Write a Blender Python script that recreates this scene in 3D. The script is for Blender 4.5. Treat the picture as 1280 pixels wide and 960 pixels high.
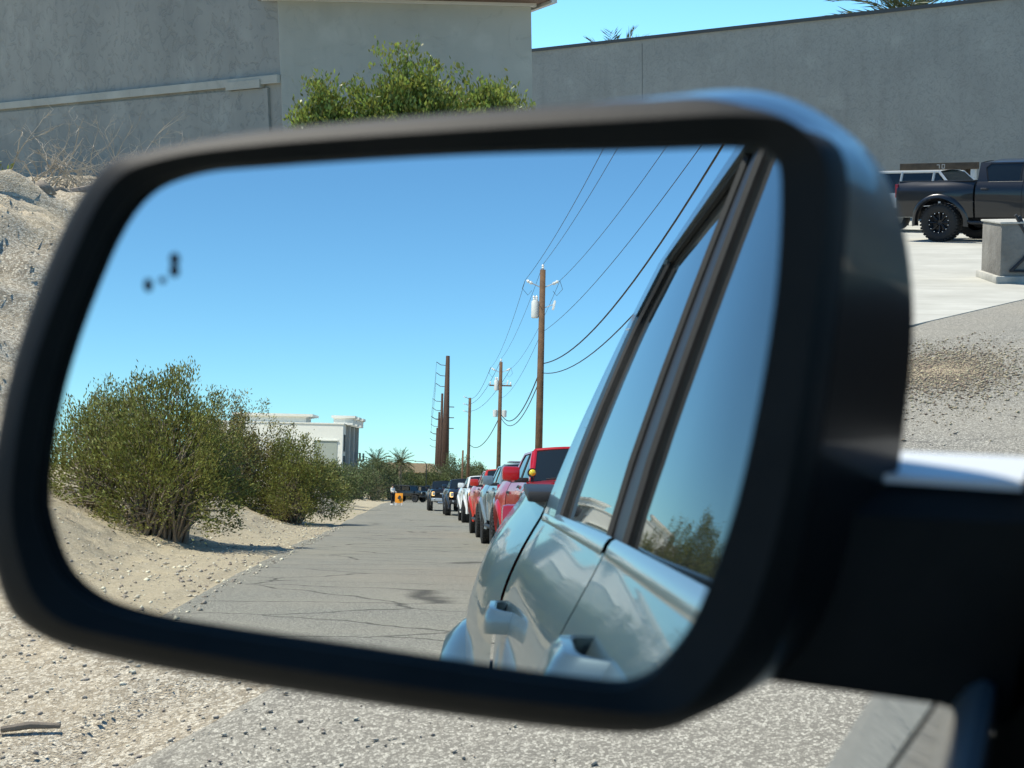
import bpy, bmesh, math, random
import numpy as np
from mathutils import Vector, Matrix, noise
rad = math.radians
random.seed(7); rng = np.random.default_rng(11)
scene = bpy.context.scene
for o in list(bpy.data.objects): bpy.data.objects.remove(o)
col = scene.collection

# ------------------------------------------------------------------ camera
CAM = np.array([-.83, 0., 1.59]); PSI, PITCH, ROLL = rad(22), rad(8.5), rad(-1.0)
cF = np.array([-math.sin(PSI)*math.cos(PITCH), math.cos(PSI)*math.cos(PITCH), -math.sin(PITCH)])
cR = np.array([math.cos(PSI), math.sin(PSI), 0.]); cU = np.cross(cR, cF)
cR, cU = cR*math.cos(ROLL)+cU*math.sin(ROLL), cU*math.cos(ROLL)-cR*math.sin(ROLL)
cd = bpy.data.cameras.new('camera'); cam = bpy.data.objects.new('camera', cd); col.objects.link(cam)
cam.matrix_world = Matrix(((cR[0], cU[0], -cF[0], CAM[0]), (cR[1], cU[1], -cF[1], CAM[1]), (cR[2], cU[2], -cF[2], CAM[2]), (0, 0, 0, 1)))
cd.sensor_width = 36; cd.lens = 48.0; cd.clip_start = .005; cd.clip_end = 9000
cd.dof.use_dof = True; cd.dof.focus_distance = 28; cd.dof.aperture_fstop = 15.5
scene.camera = cam
# ------------------------------------------------------------------ sky and sun
SUN = Vector((-.46, .345, .819)).normalized()
w = bpy.data.worlds.new('World'); scene.world = w; w.use_nodes = True
nt = w.node_tree; sk = nt.nodes.new('ShaderNodeTexSky'); sk.sky_type = 'NISHITA'; sk.sun_disc = False
sk.sun_elevation = math.asin(SUN.z); sk.sun_rotation = math.atan2(SUN.x, SUN.y)
sk.air_density = .8; sk.dust_density = 0.0; sk.ozone_density = 3.0; sk.altitude = 150
tn = nt.nodes.new('ShaderNodeMix'); tn.data_type = 'RGBA'; tn.blend_type = 'MULTIPLY'; tn.inputs[0].default_value = 1; tn.inputs[7].default_value = (.60, .97, 1.10, 1)
nt.links.new(sk.outputs[0], tn.inputs[6]); nt.links.new(tn.outputs[2], nt.nodes['Background'].inputs[0]); nt.nodes['Background'].inputs[1].default_value = .135
sl = bpy.data.lights.new('sun', 'SUN'); sl.energy = 5.0; sl.angle = rad(.55); sl.color = (1, .94, .81)
so = bpy.data.objects.new('sun', sl); col.objects.link(so); so.rotation_euler = SUN.to_track_quat('Z', 'Y').to_euler(); so.location = (0, 0, 60)
vs = scene.view_settings; vs.view_transform = 'Standard'; vs.look = 'None'; vs.gamma = 1; vs.exposure = 0.28; vs.use_curve_mapping = False

# ------------------------------------------------------------------ materials
MATS = {}
def mat(name, c, rough=.6, metal=0, coat=0, spec=.5, var=0, vscale=5, bump=0, bscale=40, bdist=.01, c2=None, emit=0, island=0, trans=0):
    if name in MATS: return MATS[name]
    m = bpy.data.materials.new(name); m.use_nodes = True; MATS[name] = m
    n = m.node_tree.nodes; l = m.node_tree.links; b = n['Principled BSDF']
    b.inputs['Base Color'].default_value = (*c, 1); b.inputs['Roughness'].default_value = rough; b.inputs['Metallic'].default_value = metal
    b.inputs['Coat Weight'].default_value = coat; b.inputs['Coat Roughness'].default_value = .03; b.inputs['Specular IOR Level'].default_value = spec
    tc = n.new('ShaderNodeTexCoord')
    if var or c2:
        nz = n.new('ShaderNodeTexNoise'); nz.inputs['Scale'].default_value = vscale; nz.inputs['Detail'].default_value = 6; nz.inputs['Roughness'].default_value = .62
        l.new(tc.outputs['Object'], nz.inputs['Vector'])
        mx = n.new('ShaderNodeMix'); mx.data_type = 'RGBA'
        a = c if c2 else tuple(x*(1-var) for x in c); d = c2 if c2 else tuple(min(1, x*(1+var)) for x in c)
        mx.inputs[6].default_value = (*a, 1); mx.inputs[7].default_value = (*d, 1)
        rp = n.new('ShaderNodeMapRange'); rp.inputs[1].default_value = .32; rp.inputs[2].default_value = .68
        l.new(nz.outputs['Fac'], rp.inputs[0]); l.new(rp.outputs[0], mx.inputs[0]); l.new(mx.outputs[2], b.inputs['Base Color'])
    if island:
        gm = n.new('ShaderNodeNewGeometry'); hs = n.new('ShaderNodeHueSaturation')
        src = b.inputs['Base Color'].links[0].from_socket if b.inputs['Base Color'].links else None
        if src: l.new(src, hs.inputs['Color'])
        else: hs.inputs['Color'].default_value = (*c, 1)
        r1 = n.new('ShaderNodeMapRange'); r1.inputs[3].default_value = 1-island; r1.inputs[4].default_value = 1+island
        r2 = n.new('ShaderNodeMapRange'); r2.inputs[3].default_value = .47; r2.inputs[4].default_value = .53
        l.new(gm.outputs['Random Per Island'], r1.inputs[0]); l.new(gm.outputs['Random Per Island'], r2.inputs[0])
        l.new(r1.outputs[0], hs.inputs['Value']); l.new(r2.outputs[0], hs.inputs['Hue']); l.new(hs.outputs[0], b.inputs['Base Color'])
    if trans:
        tr = n.new('ShaderNodeBsdfTranslucent'); ms = n.new('ShaderNodeMixShader'); ms.inputs[0].default_value = trans
        if b.inputs['Base Color'].links: l.new(b.inputs['Base Color'].links[0].from_socket, tr.inputs[0])
        else: tr.inputs[0].default_value = (*c, 1)
        l.new(b.outputs[0], ms.inputs[1]); l.new(tr.outputs[0], ms.inputs[2]); l.new(ms.outputs[0], n['Material Output'].inputs[0])
    if bump:
        nb = n.new('ShaderNodeTexNoise'); nb.inputs['Scale'].default_value = bscale; nb.inputs['Detail'].default_value = 5
        bp = n.new('ShaderNodeBump'); bp.inputs['Strength'].default_value = bump; bp.inputs['Distance'].default_value = bdist
        l.new(tc.outputs['Object'], nb.inputs['Vector']); l.new(nb.outputs['Fac'], bp.inputs['Height']); l.new(bp.outputs[0], b.inputs['Normal'])
    if emit: b.inputs['Emission Color'].default_value = (*c, 1); b.inputs['Emission Strength'].default_value = emit
    return m
def paint(name, c, metal=.35): return mat('paint_'+name, c, .32, metal, .65, var=.04, vscale=3)
GLASS = mat('tinted_glass', (.012, .016, .018), .02, 0, 0, .55)
RUB = mat('rubber', (.018, .018, .018), .75, bump=.2, bscale=60, bdist=.003)
PLA = mat('black_plastic', (.022, .023, .025), .5, bump=.15, bscale=300, bdist=.001)
DARK = mat('dark_void', (.008, .008, .009), .8)
CHR = mat('chrome', (.75, .76, .77), .12, 1)
SIL = mat('silver_plastic', (.55, .57, .58), .35, .6)
RIM = mat('rim_black', (.03, .03, .032), .4, .5)
LAMP = mat('lamp_lens', (.35, .36, .36), .08, .3, 1)
AMB = mat('lamp_amber', (1, .55, .18), .3, emit=1.6)
TAIL = mat('tail_red', (.35, .01, .02), .15, 0, 1)
WOODP = mat('pole_wood', (.17, .095, .05), .85, c2=(.09, .055, .032), vscale=3, bump=.4, bscale=30)
GREYW = mat('old_wood', (.30, .25, .19), .85, c2=(.16, .125, .09), vscale=6, bump=.5, bscale=25)
WIRE = mat('wire', (.015, .017, .02), .6)
PORC = mat('porcelain', (.75, .77, .76), .3)

def ground_nodes(name, build):
    m = bpy.data.materials.new(name); m.use_nodes = True; MATS[name] = m
    n = m.node_tree.nodes; l = m.node_tree.links
    build(n, l, n['Principled BSDF'], n.new('ShaderNodeTexCoord')); return m
def N(n, t, **k):
    x = n.new(t)
    for a, v in k.items():
        if a.startswith('i'): x.inputs[int(a[1:]) if a[1:].isdigit() else a[1:]].default_value = v
        else: setattr(x, a, v)
    return x
def mixc(n, l, fac, a, b, blend='MIX'):
    x = n.new('ShaderNodeMix'); x.data_type = 'RGBA'; x.blend_type = blend
    for s, v in ((0, fac), (6, a), (7, b)):
        if hasattr(v, 'links') or hasattr(v, 'is_output'): l.new(v, x.inputs[s])
        else: x.inputs[s].default_value = v if s == 0 else (*v, 1)
    return x.outputs[2]
def ramp(n, l, src, lo, hi, a=0., b=1.):
    r = n.new('ShaderNodeMapRange'); r.inputs[1].default_value = lo; r.inputs[2].default_value = hi; r.inputs[3].default_value = a; r.inputs[4].default_value = b
    l.new(src, r.inputs[0]); return r.outputs[0]
def tex(n, l, tc, kind, scale, **k):
    t = N(n, kind, **k); t.inputs['Scale'].default_value = scale; l.new(tc, t.inputs['Vector']); return t

def asphalt(n, l, b, tc):
    co = tc.outputs['Object']
    v = tex(n, l, co, 'ShaderNodeTexVoronoi', 105)          # aggregate chips with dark gaps between them
    bw = n.new('ShaderNodeRGBToBW'); l.new(v.outputs['Color'], bw.inputs[0])
    chip = mixc(n, l, ramp(n, l, bw.outputs[0], .30, .70), (.22, .212, .18), (.60, .58, .49))
    gp = tex(n, l, co, 'ShaderNodeTexVoronoi', 105, feature='DISTANCE_TO_EDGE')
    chip = mixc(n, l, ramp(n, l, gp.outputs['Distance'], .04, .16, .6, 0), chip, (.045, .043, .038))
    f = tex(n, l, co, 'ShaderNodeTexNoise', 60); f.inputs['Detail'].default_value = 4
    chip = mixc(n, l, ramp(n, l, f.outputs['Fac'], .40, .62, .55, 0), chip, (.14, .133, .112))
    big = tex(n, l, co, 'ShaderNodeTexNoise', .55); big.inputs['Detail'].default_value = 7
    chip = mixc(n, l, ramp(n, l, big.outputs['Fac'], .35, .7, .0, .45), chip, (.36, .33, .26))
    # shrinkage cracks: wandering cells stretched across the lane
    mp = N(n, 'ShaderNodeMapping'); mp.inputs['Scale'].default_value = (.16, .34, 1); mp.inputs['Rotation'].default_value = (0, 0, rad(-4.6))
    nz = tex(n, l, co, 'ShaderNodeTexNoise', 1.6); nz.inputs['Detail'].default_value = 6
    ad = N(n, 'ShaderNodeVectorMath', operation='MULTIPLY_ADD'); l.new(nz.outputs['Color'], ad.inputs[0]); ad.inputs[1].default_value = (.7, .55, 0); l.new(co, ad.inputs[2])
    l.new(ad.outputs[0], mp.inputs[0])
    cr = N(n, 'ShaderNodeTexVoronoi', feature='DISTANCE_TO_EDGE'); cr.inputs['Scale'].default_value = 1.7; l.new(mp.outputs[0], cr.inputs['Vector'])
    sy_ = N(n, 'ShaderNodeSeparateXYZ'); l.new(co, sy_.inputs[0])      # the older surface behind is cracked most
    k0 = N(n, 'ShaderNodeMath', operation='MULTIPLY'); dw = N(n, 'ShaderNodeMath', operation='MULTIPLY'); l.new(cr.outputs['Distance'], dw.inputs[0]); l.new(ramp(n, l, sy_.outputs[1], -12, -2, .46, 1), dw.inputs[1]); l.new(ramp(n, l, dw.outputs[0], .0012, .0080, .72, 0), k0.inputs[0]); l.new(ramp(n, l, sy_.outputs[1], -7, 1, 1, .35), k0.inputs[1]); k = k0.outputs[0]
    l.new(mixc(n, l, k, chip, (.035, .033, .03)), b.inputs['Base Color'])
    b.inputs['Roughness'].default_value = .88; b.inputs['Specular IOR Level'].default_value = .25
    bp = N(n, 'ShaderNodeBump'); bp.inputs['Strength'].default_value = .9; bp.inputs['Distance'].default_value = .006
    h = N(n, 'ShaderNodeMath', operation='SUBTRACT'); l.new(bw.outputs[0], h.inputs[0]); l.new(k, h.inputs[1]); l.new(h.outputs[0], bp.inputs['Height']); l.new(bp.outputs[0], b.inputs['Normal'])
ASPH = ground_nodes('asphalt', asphalt)
def sand(n, l, b, tc):
    co = tc.outputs['Object']
    a = tex(n, l, co, 'ShaderNodeTexNoise', .7); a.inputs['Detail'].default_value = 9; a.inputs['Roughness'].default_value = .7
    c = mixc(n, l, ramp(n, l, a.outputs['Fac'], .35, .65), (.74, .62, .41), (.60, .49, .32))
    v = tex(n, l, co, 'ShaderNodeTexVoronoi', 34); bw = n.new('ShaderNodeRGBToBW'); l.new(v.outputs['Color'], bw.inputs[0])
    c = mixc(n, l, .42, c, mixc(n, l, ramp(n, l, bw.outputs[0], .3, .75), (.33, .265, .17), (.80, .69, .49)))
    f = tex(n, l, co, 'ShaderNodeTexNoise', 130); c = mixc(n, l, .3, c, mixc(n, l, ramp(n, l, f.outputs['Fac'], .4, .6), (.20, .165, .12), (.68, .60, .46)))
    gv = tex(n, l, co, 'ShaderNodeTexVoronoi', 75); gb = n.new('ShaderNodeRGBToBW'); l.new(gv.outputs['Color'], gb.inputs[0])
    ge = tex(n, l, co, 'ShaderNodeTexVoronoi', 75, feature='DISTANCE_TO_EDGE')
    gc = mixc(n, l, ramp(n, l, gb.outputs[0], .3, .7), (.33, .29, .22), (.74, .69, .56))
    gc = mixc(n, l, ramp(n, l, ge.outputs['Distance'], .03, .14, .55, 0), gc, (.12, .10, .075))
    gm_ = tex(n, l, co, 'ShaderNodeTexNoise', 1.3); gm_.inputs['Detail'].default_value = 6
    sx_ = N(n, 'ShaderNodeSeparateXYZ'); l.new(co, sx_.inputs[0])      # the shoulder ahead is gravelled, the bank behind is plain sand
    mu = N(n, 'ShaderNodeMath', operation='MULTIPLY'); l.new(ramp(n, l, gm_.outputs['Fac'], .36, .56, .35, .85), mu.inputs[0]); l.new(ramp(n, l, sx_.outputs[1], -8, 1, .22, 1), mu.inputs[1])
    c = mixc(n, l, mu.outputs[0], c, gc)
    l.new(c, b.inputs['Base Color']); b.inputs['Roughness'].default_value = .95; b.inputs['Specular IOR Level'].default_value = .15
    ad = N(n, 'ShaderNodeMath', operation='ADD'); l.new(bw.outputs[0], ad.inputs[0]); l.new(f.outputs['Fac'], ad.inputs[1])
    bp = N(n, 'ShaderNodeBump'); bp.inputs['Strength'].default_value = .8; bp.inputs['Distance'].default_value = .02; l.new(ad.outputs[0], bp.inputs['Height']); l.new(bp.outputs[0], b.inputs['Normal'])
SAND = ground_nodes('sand', sand)
def gravel_edge(n, l, b, tc):
    sand(n, l, b, tc)
GRAV = ground_nodes('gravel', lambda n, l, b, tc: sand(n, l, b, tc))
def concrete(n, l, b, tc):
    co = tc.outputs['Object']
    a = tex(n, l, co, 'ShaderNodeTexNoise', .8); a.inputs['Detail'].default_value = 10; a.inputs['Roughness'].default_value = .68
    c = mixc(n, l, ramp(n, l, a.outputs['Fac'], .35, .66), (.40, .395, .34), (.52, .515, .45))
    mp = N(n, 'ShaderNodeMapping'); mp.inputs['Scale'].default_value = (.5, 5, 1); mp.inputs['Rotation'].default_value = (0, 0, rad(22)); l.new(co, mp.inputs[0])
    s = N(n, 'ShaderNodeTexNoise'); s.inputs['Scale'].default_value = 1; s.inputs['Detail'].default_value = 6; l.new(mp.outputs[0], s.inputs['Vector'])
    c = mixc(n, l, ramp(n, l, s.outputs['Fac'], .52, .7, 0, .5), c, (.36, .345, .29))
    l.new(c, b.inputs['Base Color']); b.inputs['Roughness'].default_value = .85
CONC = ground_nodes('concrete', concrete)
def stucco(name, c1, c2, scale, strength):
    def f(n, l, b, tc):
        co = tc.outputs['Object']
        a = tex(n, l, co, 'ShaderNodeTexNoise', .5); a.inputs['Detail'].default_value = 8
        mu = tex(n, l, co, 'ShaderNodeTexNoise', scale); mu.inputs['Detail'].default_value = 8; mu.inputs['Roughness'].default_value = .65; mu.inputs['Distortion'].default_value = 1.6
        c = mixc(n, l, ramp(n, l, a.outputs['Fac'], .35, .65), c1, c2)
        rd = ramp(n, l, mu.outputs['Fac'], .40, .46, 0, 1)
        c = mixc(n, l, ramp(n, l, mu.outputs['Fac'], .30, .42, .30, 0), c, tuple(x*.6 for x in c1))
        mp = N(n, 'ShaderNodeMapping'); mp.inputs['Scale'].default_value = (2.2, 2.2, .16); l.new(co, mp.inputs[0])
        st = N(n, 'ShaderNodeTexNoise'); st.inputs['Scale'].default_value = 1; st.inputs['Detail'].default_value = 7; l.new(mp.outputs[0], st.inputs['Vector'])
        c = mixc(n, l, ramp(n, l, st.outputs['Fac'], .52, .72, 0, .20), c, tuple(x*.62 for x in c1))
        pt = tex(n, l, co, 'ShaderNodeTexNoise', 1.1); pt.inputs['Detail'].default_value = 8
        c = mixc(n, l, ramp(n, l, pt.outputs['Fac'], .56, .70, 0, .35), c, tuple(min(1, x*1.3) for x in c2))
        l.new(c, b.inputs['Base Color']); b.inputs['Roughness'].default_value = .9; b.inputs['Specular IOR Level'].default_value = .2
        bp = N(n, 'ShaderNodeBump'); bp.inputs['Strength'].default_value = strength; bp.inputs['Distance'].default_value = .03; l.new(rd, bp.inputs['Height']); l.new(bp.outputs[0], b.inputs['Normal'])
    return ground_nodes(name, f)

# ------------------------------------------------------------------ mesh helpers
def link(o, parent=None):
    col.objects.link(o)
    if parent: o.parent = parent
    return o
class MB:
    def __init__(s): s.v = []; s.f = []
    def add(s, vs, fs):
        k = len(s.v); s.v += [tuple(x) for x in vs]; s.f += [tuple(i+k for i in f) for f in fs]; return s
    def grid(s, P, cu=False, cv=False):
        a, b = len(P), len(P[0]); fs = []
        for i in range(a if cu else a-1):
            for j in range(b if cv else b-1):
                i2, j2 = (i+1) % a, (j+1) % b
                fs.append((i*b+j, i2*b+j, i2*b+j2, i*b+j2))
        return s.add([p for r in P for p in r], fs)
    def box(s, c, d, M=None, bev=0):
        bm = bmesh.new(); bmesh.ops.create_cube(bm, size=1)
        bmesh.ops.scale(bm, vec=d, verts=bm.verts)
        if bev: bmesh.ops.bevel(bm, geom=bm.edges[:], offset=bev, segments=2, affect='EDGES', profile=.6)
        T = Matrix.Translation(c) @ (M.to_4x4() if M else Matrix())
        vs = [T @ v.co for v in bm.verts]; bm.verts.index_update(); fs = [[v.index for v in f.verts] for f in bm.faces]; bm.free()
        return s.add(vs, fs)
    def tube(s, path, r, seg=8, cap=True):
        path = [Vector(p) for p in path]; rs = r if isinstance(r, (list, tuple)) else [r]*len(path); P = []
        t0 = (path[1]-path[0]).normalized(); u = t0.orthogonal().normalized()
        for i, p in enumerate(path):
            t = (path[min(i+1, len(path)-1)]-path[max(i-1, 0)]).normalized()
            u = (u-t*u.dot(t)).normalized(); w_ = t.cross(u)
            P.append([p+(u*math.cos(a)+w_*math.sin(a))*rs[i] for a in (2*math.pi*k/seg for k in range(seg))])
        k = len(s.v); s.grid(P, cv=True)
        if cap: s.f.append(tuple(k+j for j in reversed(range(seg)))); e = k+(len(path)-1)*seg; s.f.append(tuple(e+j for j in range(seg)))
        return s
    def lathe(s, prof, seg=32, M=None):
        T = M or Matrix(); P = []
        for i in range(seg):
            a = 2*math.pi*i/seg; P.append([T @ Vector((r*math.cos(a), r*math.sin(a), z)) for r, z in prof])
        return s.grid(P, cu=True)
    def prism(s, poly, fn0, fn1):
        n = len(poly); vs = [fn0(p) for p in poly]+[fn1(p) for p in poly]
        fs = [tuple(reversed(range(n))), tuple(range(n, 2*n))]+[(i, (i+1) % n, n+(i+1) % n, n+i) for i in range(n)]
        return s.add(vs, fs)
    def build(s, name, m, parent=None, smooth=True, angle=38, mod=None):
        me = bpy.data.meshes.new(name); me.from_pydata(s.v, [], s.f); me.validate()
        bm = bmesh.new(); bm.from_mesh(me); bmesh.ops.recalc_face_normals(bm, faces=bm.faces[:]); bm.to_mesh(me); bm.free()
        me.materials.append(m)
        if smooth: me.shade_smooth(); me.set_sharp_from_angle(angle=rad(angle))
        o = link(bpy.data.objects.new(name, me), parent)
        return o
def fastmesh(name, V, F, m, parent=None, smooth=False):
    me = bpy.data.meshes.new(name); V = np.asarray(V, np.float32); F = np.asarray(F, np.int32); k = F.shape[1]
    me.vertices.add(len(V)); me.vertices.foreach_set('co', V.ravel()); me.loops.add(F.size); me.loops.foreach_set('vertex_index', F.ravel())
    me.polygons.add(len(F)); me.polygons.foreach_set('loop_start', np.arange(0, F.size, k, dtype=np.int32)); me.polygons.foreach_set('loop_total', np.full(len(F), k, np.int32))
    me.update(calc_edges=True); me.materials.append(m)
    if smooth: me.shade_smooth()
    return link(bpy.data.objects.new(name, me), parent)
def tag(o, label=None, cat=None, group=None, kind=None):
    for k, v in (('label', label), ('category', cat), ('group', group), ('kind', kind)):
        if v: o[k] = v
    return o
def empty(name, loc, rz=0, label=None, cat=None, group=None):
    o = link(bpy.data.objects.new(name, None)); o.location = loc; o.rotation_euler = (0, 0, rz); o.empty_display_size = .3
    return tag(o, label, cat, group)
def sstep(a, b, x):
    t = min(1, max(0, (x-a)/(b-a))); return t*t*(3-2*t)
def fbm(x, y, s, o=4): return noise.fractal(Vector((x*s, y*s, .37)), .6, 2.1, o)

# ------------------------------------------------------------------ ground, road, lot
def base(y):
    if y > -16.5: return 0.
    return -.0145*min(-y-16.5, 260)
def edge(y): return -3.5+.08*y if y > -130 else -13.9+.055*(y+130)
def bermf(x, y):
    e = edge(y)-x
    if e < 0: return 0.
    crest = 1.62+.30*math.sin(y*.33+.6)+.22*math.sin(y*.13+2)
    if y < -28: crest *= max(.45, 1-.011*(-28-y))
    h = crest*sstep(.9+.5*math.sin(y*.21), 5.6, e)
    h *= 1-sstep(-1, 3, (y-10)-.9*(-3.5-x))
    h += .95*math.exp(-((y+70)/13)**2)*sstep(.3, 2.6, e)*(1-sstep(5, 9, e))
    return h*(1-sstep(-75, -130, y)*.6)
LOT = [(-3.9, 13.9), (-2.6, 14.2), (-2.27, 14.8), (-1.26, 18.1), (.9, 24.5), (5.2, 40), (8, 62), (-34, 62), (-34, 40), (-14, 30), (-7, 22)]
def in_lot(x, y, g=.4):
    c = False
    for (x0, y0), (x1, y1) in zip(LOT, LOT[1:]+LOT[:1]):
        if (y0 > y) != (y1 > y) and x < (x1-x0)*(y-y0)/(y1-y0)+x0: c = not c
    return c
def H(x, y):
    if y > 13 and any(in_lot(x+a, y+b) for a in (-.6, 0, .6) for b in (-.6, 0, .6)): return -.06
    e = edge(y)-x; h = base(y)+bermf(x, y)
    if e > .2:
        k = sstep(.2, 2.2, e); h += k*(.07*fbm(x, y, .9)+.035*fbm(x, y, 4.5, 3))
        if h-base(y) > .25: h += .05*sstep(.1, .5, fbm(x+9, y, 1.4, 3))
        if y > 0: k2 = sstep(.4, 1.2, h); h += k2*(.15*fbm(x, y, 2.2, 4)+.09*abs(fbm(x, y+3, 6, 2)))
    else: h -= .035
    if edge(y)+7.4 < x: h += .035
    return h
def spaced(pts):
    out = []
    for a, b, n in pts: out += list(np.linspace(a, b, n, endpoint=False))
    return out
xs = spaced([(-1500, -200, 10), (-200, -60, 12), (-60, -20, 24), (-20, -11, 40), (-11, -2, 95), (-2, 12, 22), (12, 60, 14), (60, 300, 10), (300, 1500, 8)])+[1500]
ys = spaced([(-2500, -300, 14), (-300, -120, 30), (-120, -60, 70), (-60, -34, 80), (-34, -8, 210), (-8, 0, 30), (0, 16, 190), (16, 40, 40), (40, 120, 14), (120, 900, 10)])+[900]
V = [(x, y, H(x, y)) for y in ys for x in xs]; nx = len(xs)
F = [(j*nx+i, j*nx+i+1, (j+1)*nx+i+1, (j+1)*nx+i) for j in range(len(ys)-1) for i in range(nx-1)]
tag(fastmesh('ground', V, F, SAND, smooth=True), 'pale sandy desert ground with a gravelly berm', None, None, 'structure')
ry = spaced([(-500, -130, 30), (-130, -40, 40), (-40, 60, 60)])+[60]
R_ = []
for y in ry:
    wob = .10*fbm(1, y, .8, 5)+.05*fbm(5, y, 5, 3)
    R_.append([(edge(y)+t*7.6+(wob if t == 0 else 0), y, base(y)+.004+(-.03 if t in (0, 1) else 0)+.003*(1-abs(2*t-1))) for t in (0, .02, .15, .3, .45, .6, .8, .98, 1)])
tag(MB().grid(R_).build('road', ASPH, angle=180), 'cracked grey chip-seal asphalt road beside the sand', None, None, 'structure')
tag(MB().prism(LOT, lambda p: (p[0], p[1], -.05), lambda p: (p[0], p[1], .012)).build('parking_lot', CONC, smooth=False), 'pale sunlit concrete parking lot', None, None, 'structure')

# ------------------------------------------------------------------ pickups
ZL = [.55, .75, 1.0, 1.2, 1.30, 1.36, 1.40, 1.43, 1.47]
PT = [(2.9, [.80, .84, .87, .88, .86, .84, .82, .80, .78]), (2.3, [.92, .96, .98, .97, .94, .90, .87, .85, .82]), (1.6, [.93, .96, .98, .97, .94, .895, .872, .852, .83]),
      (1.1, [.91, .94, .95, .945, .93, .895, .872, .855, .835]), (.02, [.92, .955, .96, .955, .943, .915, .892, .877, .86]),
      (-1.03, [.95, .98, 1.0, 1.0, .985, .96, .94, .92, .90]), (-1.06, [.955, .99, 1.012, 1.01, .99, .966, .946, .926, .905]), (-1.35, [.975, 1.03, 1.055, 1.05, 1.025, .995, .97, .945, .92]), (-1.7, [1.0, 1.05, 1.085, 1.08, 1.05, 1.02, .99, .965, .94]),
      (-2.6, [1.0, 1.05, 1.085, 1.08, 1.05, 1.02, .99, .965, .94]), (-3.0, [.98, 1.02, 1.05, 1.05, 1.02, .99, .97, .945, .92])]
SLIM = [0]
def xp(y, z):
    pts = PT
    if SLIM[0] and y > 1.36: return xp_(y, z)*(1-.15*sstep(1.36, 1.62, y))
    return xp_(y, z)
GY = np.linspace(-3.1, 3.0, 245); GZ = np.linspace(.40, 1.60, 97)
_t = np.array([[np.interp(z, ZL, row) for z in GZ] for _, row in PT][::-1]); _y = [p[0] for p in PT][::-1]
GT = np.array([[np.interp(y, _y, _t[:, k]) for k in range(len(GZ))] for y in GY])
for _ in range(3):   # round the sections off so that reflections run smoothly
    GT[:, 1:-1] = .25*GT[:, :-2]+.5*GT[:, 1:-1]+.25*GT[:, 2:]
for _ in range(14): GT[1:-1] = .25*GT[:-2]+.5*GT[1:-1]+.25*GT[2:]
for _ in range(4): GT[:, 1:-1] = .25*GT[:, :-2]+.5*GT[:, 1:-1]+.25*GT[:, 2:]
def xp_(y, z):
    a = min(max((y-GY[0])/(GY[1]-GY[0]), 0), len(GY)-1.001); b = min(max((z-GZ[0])/(GZ[1]-GZ[0]), 0), len(GZ)-1.001); i, k = int(a), int(b); a -= i; b -= k
    return float((GT[i, k]*(1-b)+GT[i, k+1]*b)*(1-a)+(GT[i+1, k]*(1-b)+GT[i+1, k+1]*b)*a)
AXF, AXR, RA, AZ = 1.95, -1.88, .60, .47
def zbot(y):
    z = .60
    for a in (AXF, AXR):
        d = abs(y-a)
        if d < RA: z = max(z, AZ+math.sqrt(RA*RA-d*d))
    return z
def ztop(y):
    if y > 1.1: return float(np.interp(y, [1.1, 1.9, 2.6, 2.9], [1.43, 1.40, 1.33, 1.27]))
    return 1.43 if y > -1.04 else 1.46
def side(mb, y0, y1, ny, sx, nz=12, zb=None, zt=None):
    P = []
    for i in range(ny+1):
        y = y0+(y1-y0)*i/ny; a = (zb or zbot)(y); b = (zt or ztop)(y)
        P.append([(sx*xp(y, a+(b-a)*j/nz), y, a+(b-a)*j/nz) for j in range(nz+1)])
        q = P[-1]; q.insert(0, (sx*(abs(q[0][0])-.05), y, q[0][2]))
    return mb.grid(P)
ZB_, ZR_ = 1.43, 1.90
def S(y, t, sx, ins=0.):
    xb = (xp_(y, 1.43) if y <= 1.1 else .855-.10*(y-1.1))-.030*sstep(.35, .85, y)
    x = xb+(.72-xb)*t**1.12
    return (sx*(x-ins), y, ZB_+(ZR_-ZB_)*t)
yA = lambda t: 1.14-.80*t
yAw = lambda t: 1.04-.80*t
yC = lambda t: -.77-.17*t+.13*sstep(.70, .96, t)
yR = lambda t: -1.02-.03*t
def patch(mb, ya, yb, t0, t1, sx, ins=0., nt=12, ny=4, depth=.02):
    P = [[S(ya(t)+(yb(t)-ya(t))*j/ny, t, sx, ins) for j in range(ny+1)] for t in (t0+(t1-t0)*i/nt for i in range(nt+1))]
    mb.grid(P); Q = [[(p[0]-sx*depth, p[1], p[2]) for p in r] for r in P]; mb.grid(Q)
    for A, B in ((P[0], Q[0]), (P[-1], Q[-1]), ([r[0] for r in P], [r[0] for r in Q]), ([r[-1] for r in P], [r[-1] for r in Q])): mb.grid([A, B])
    return mb
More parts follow.
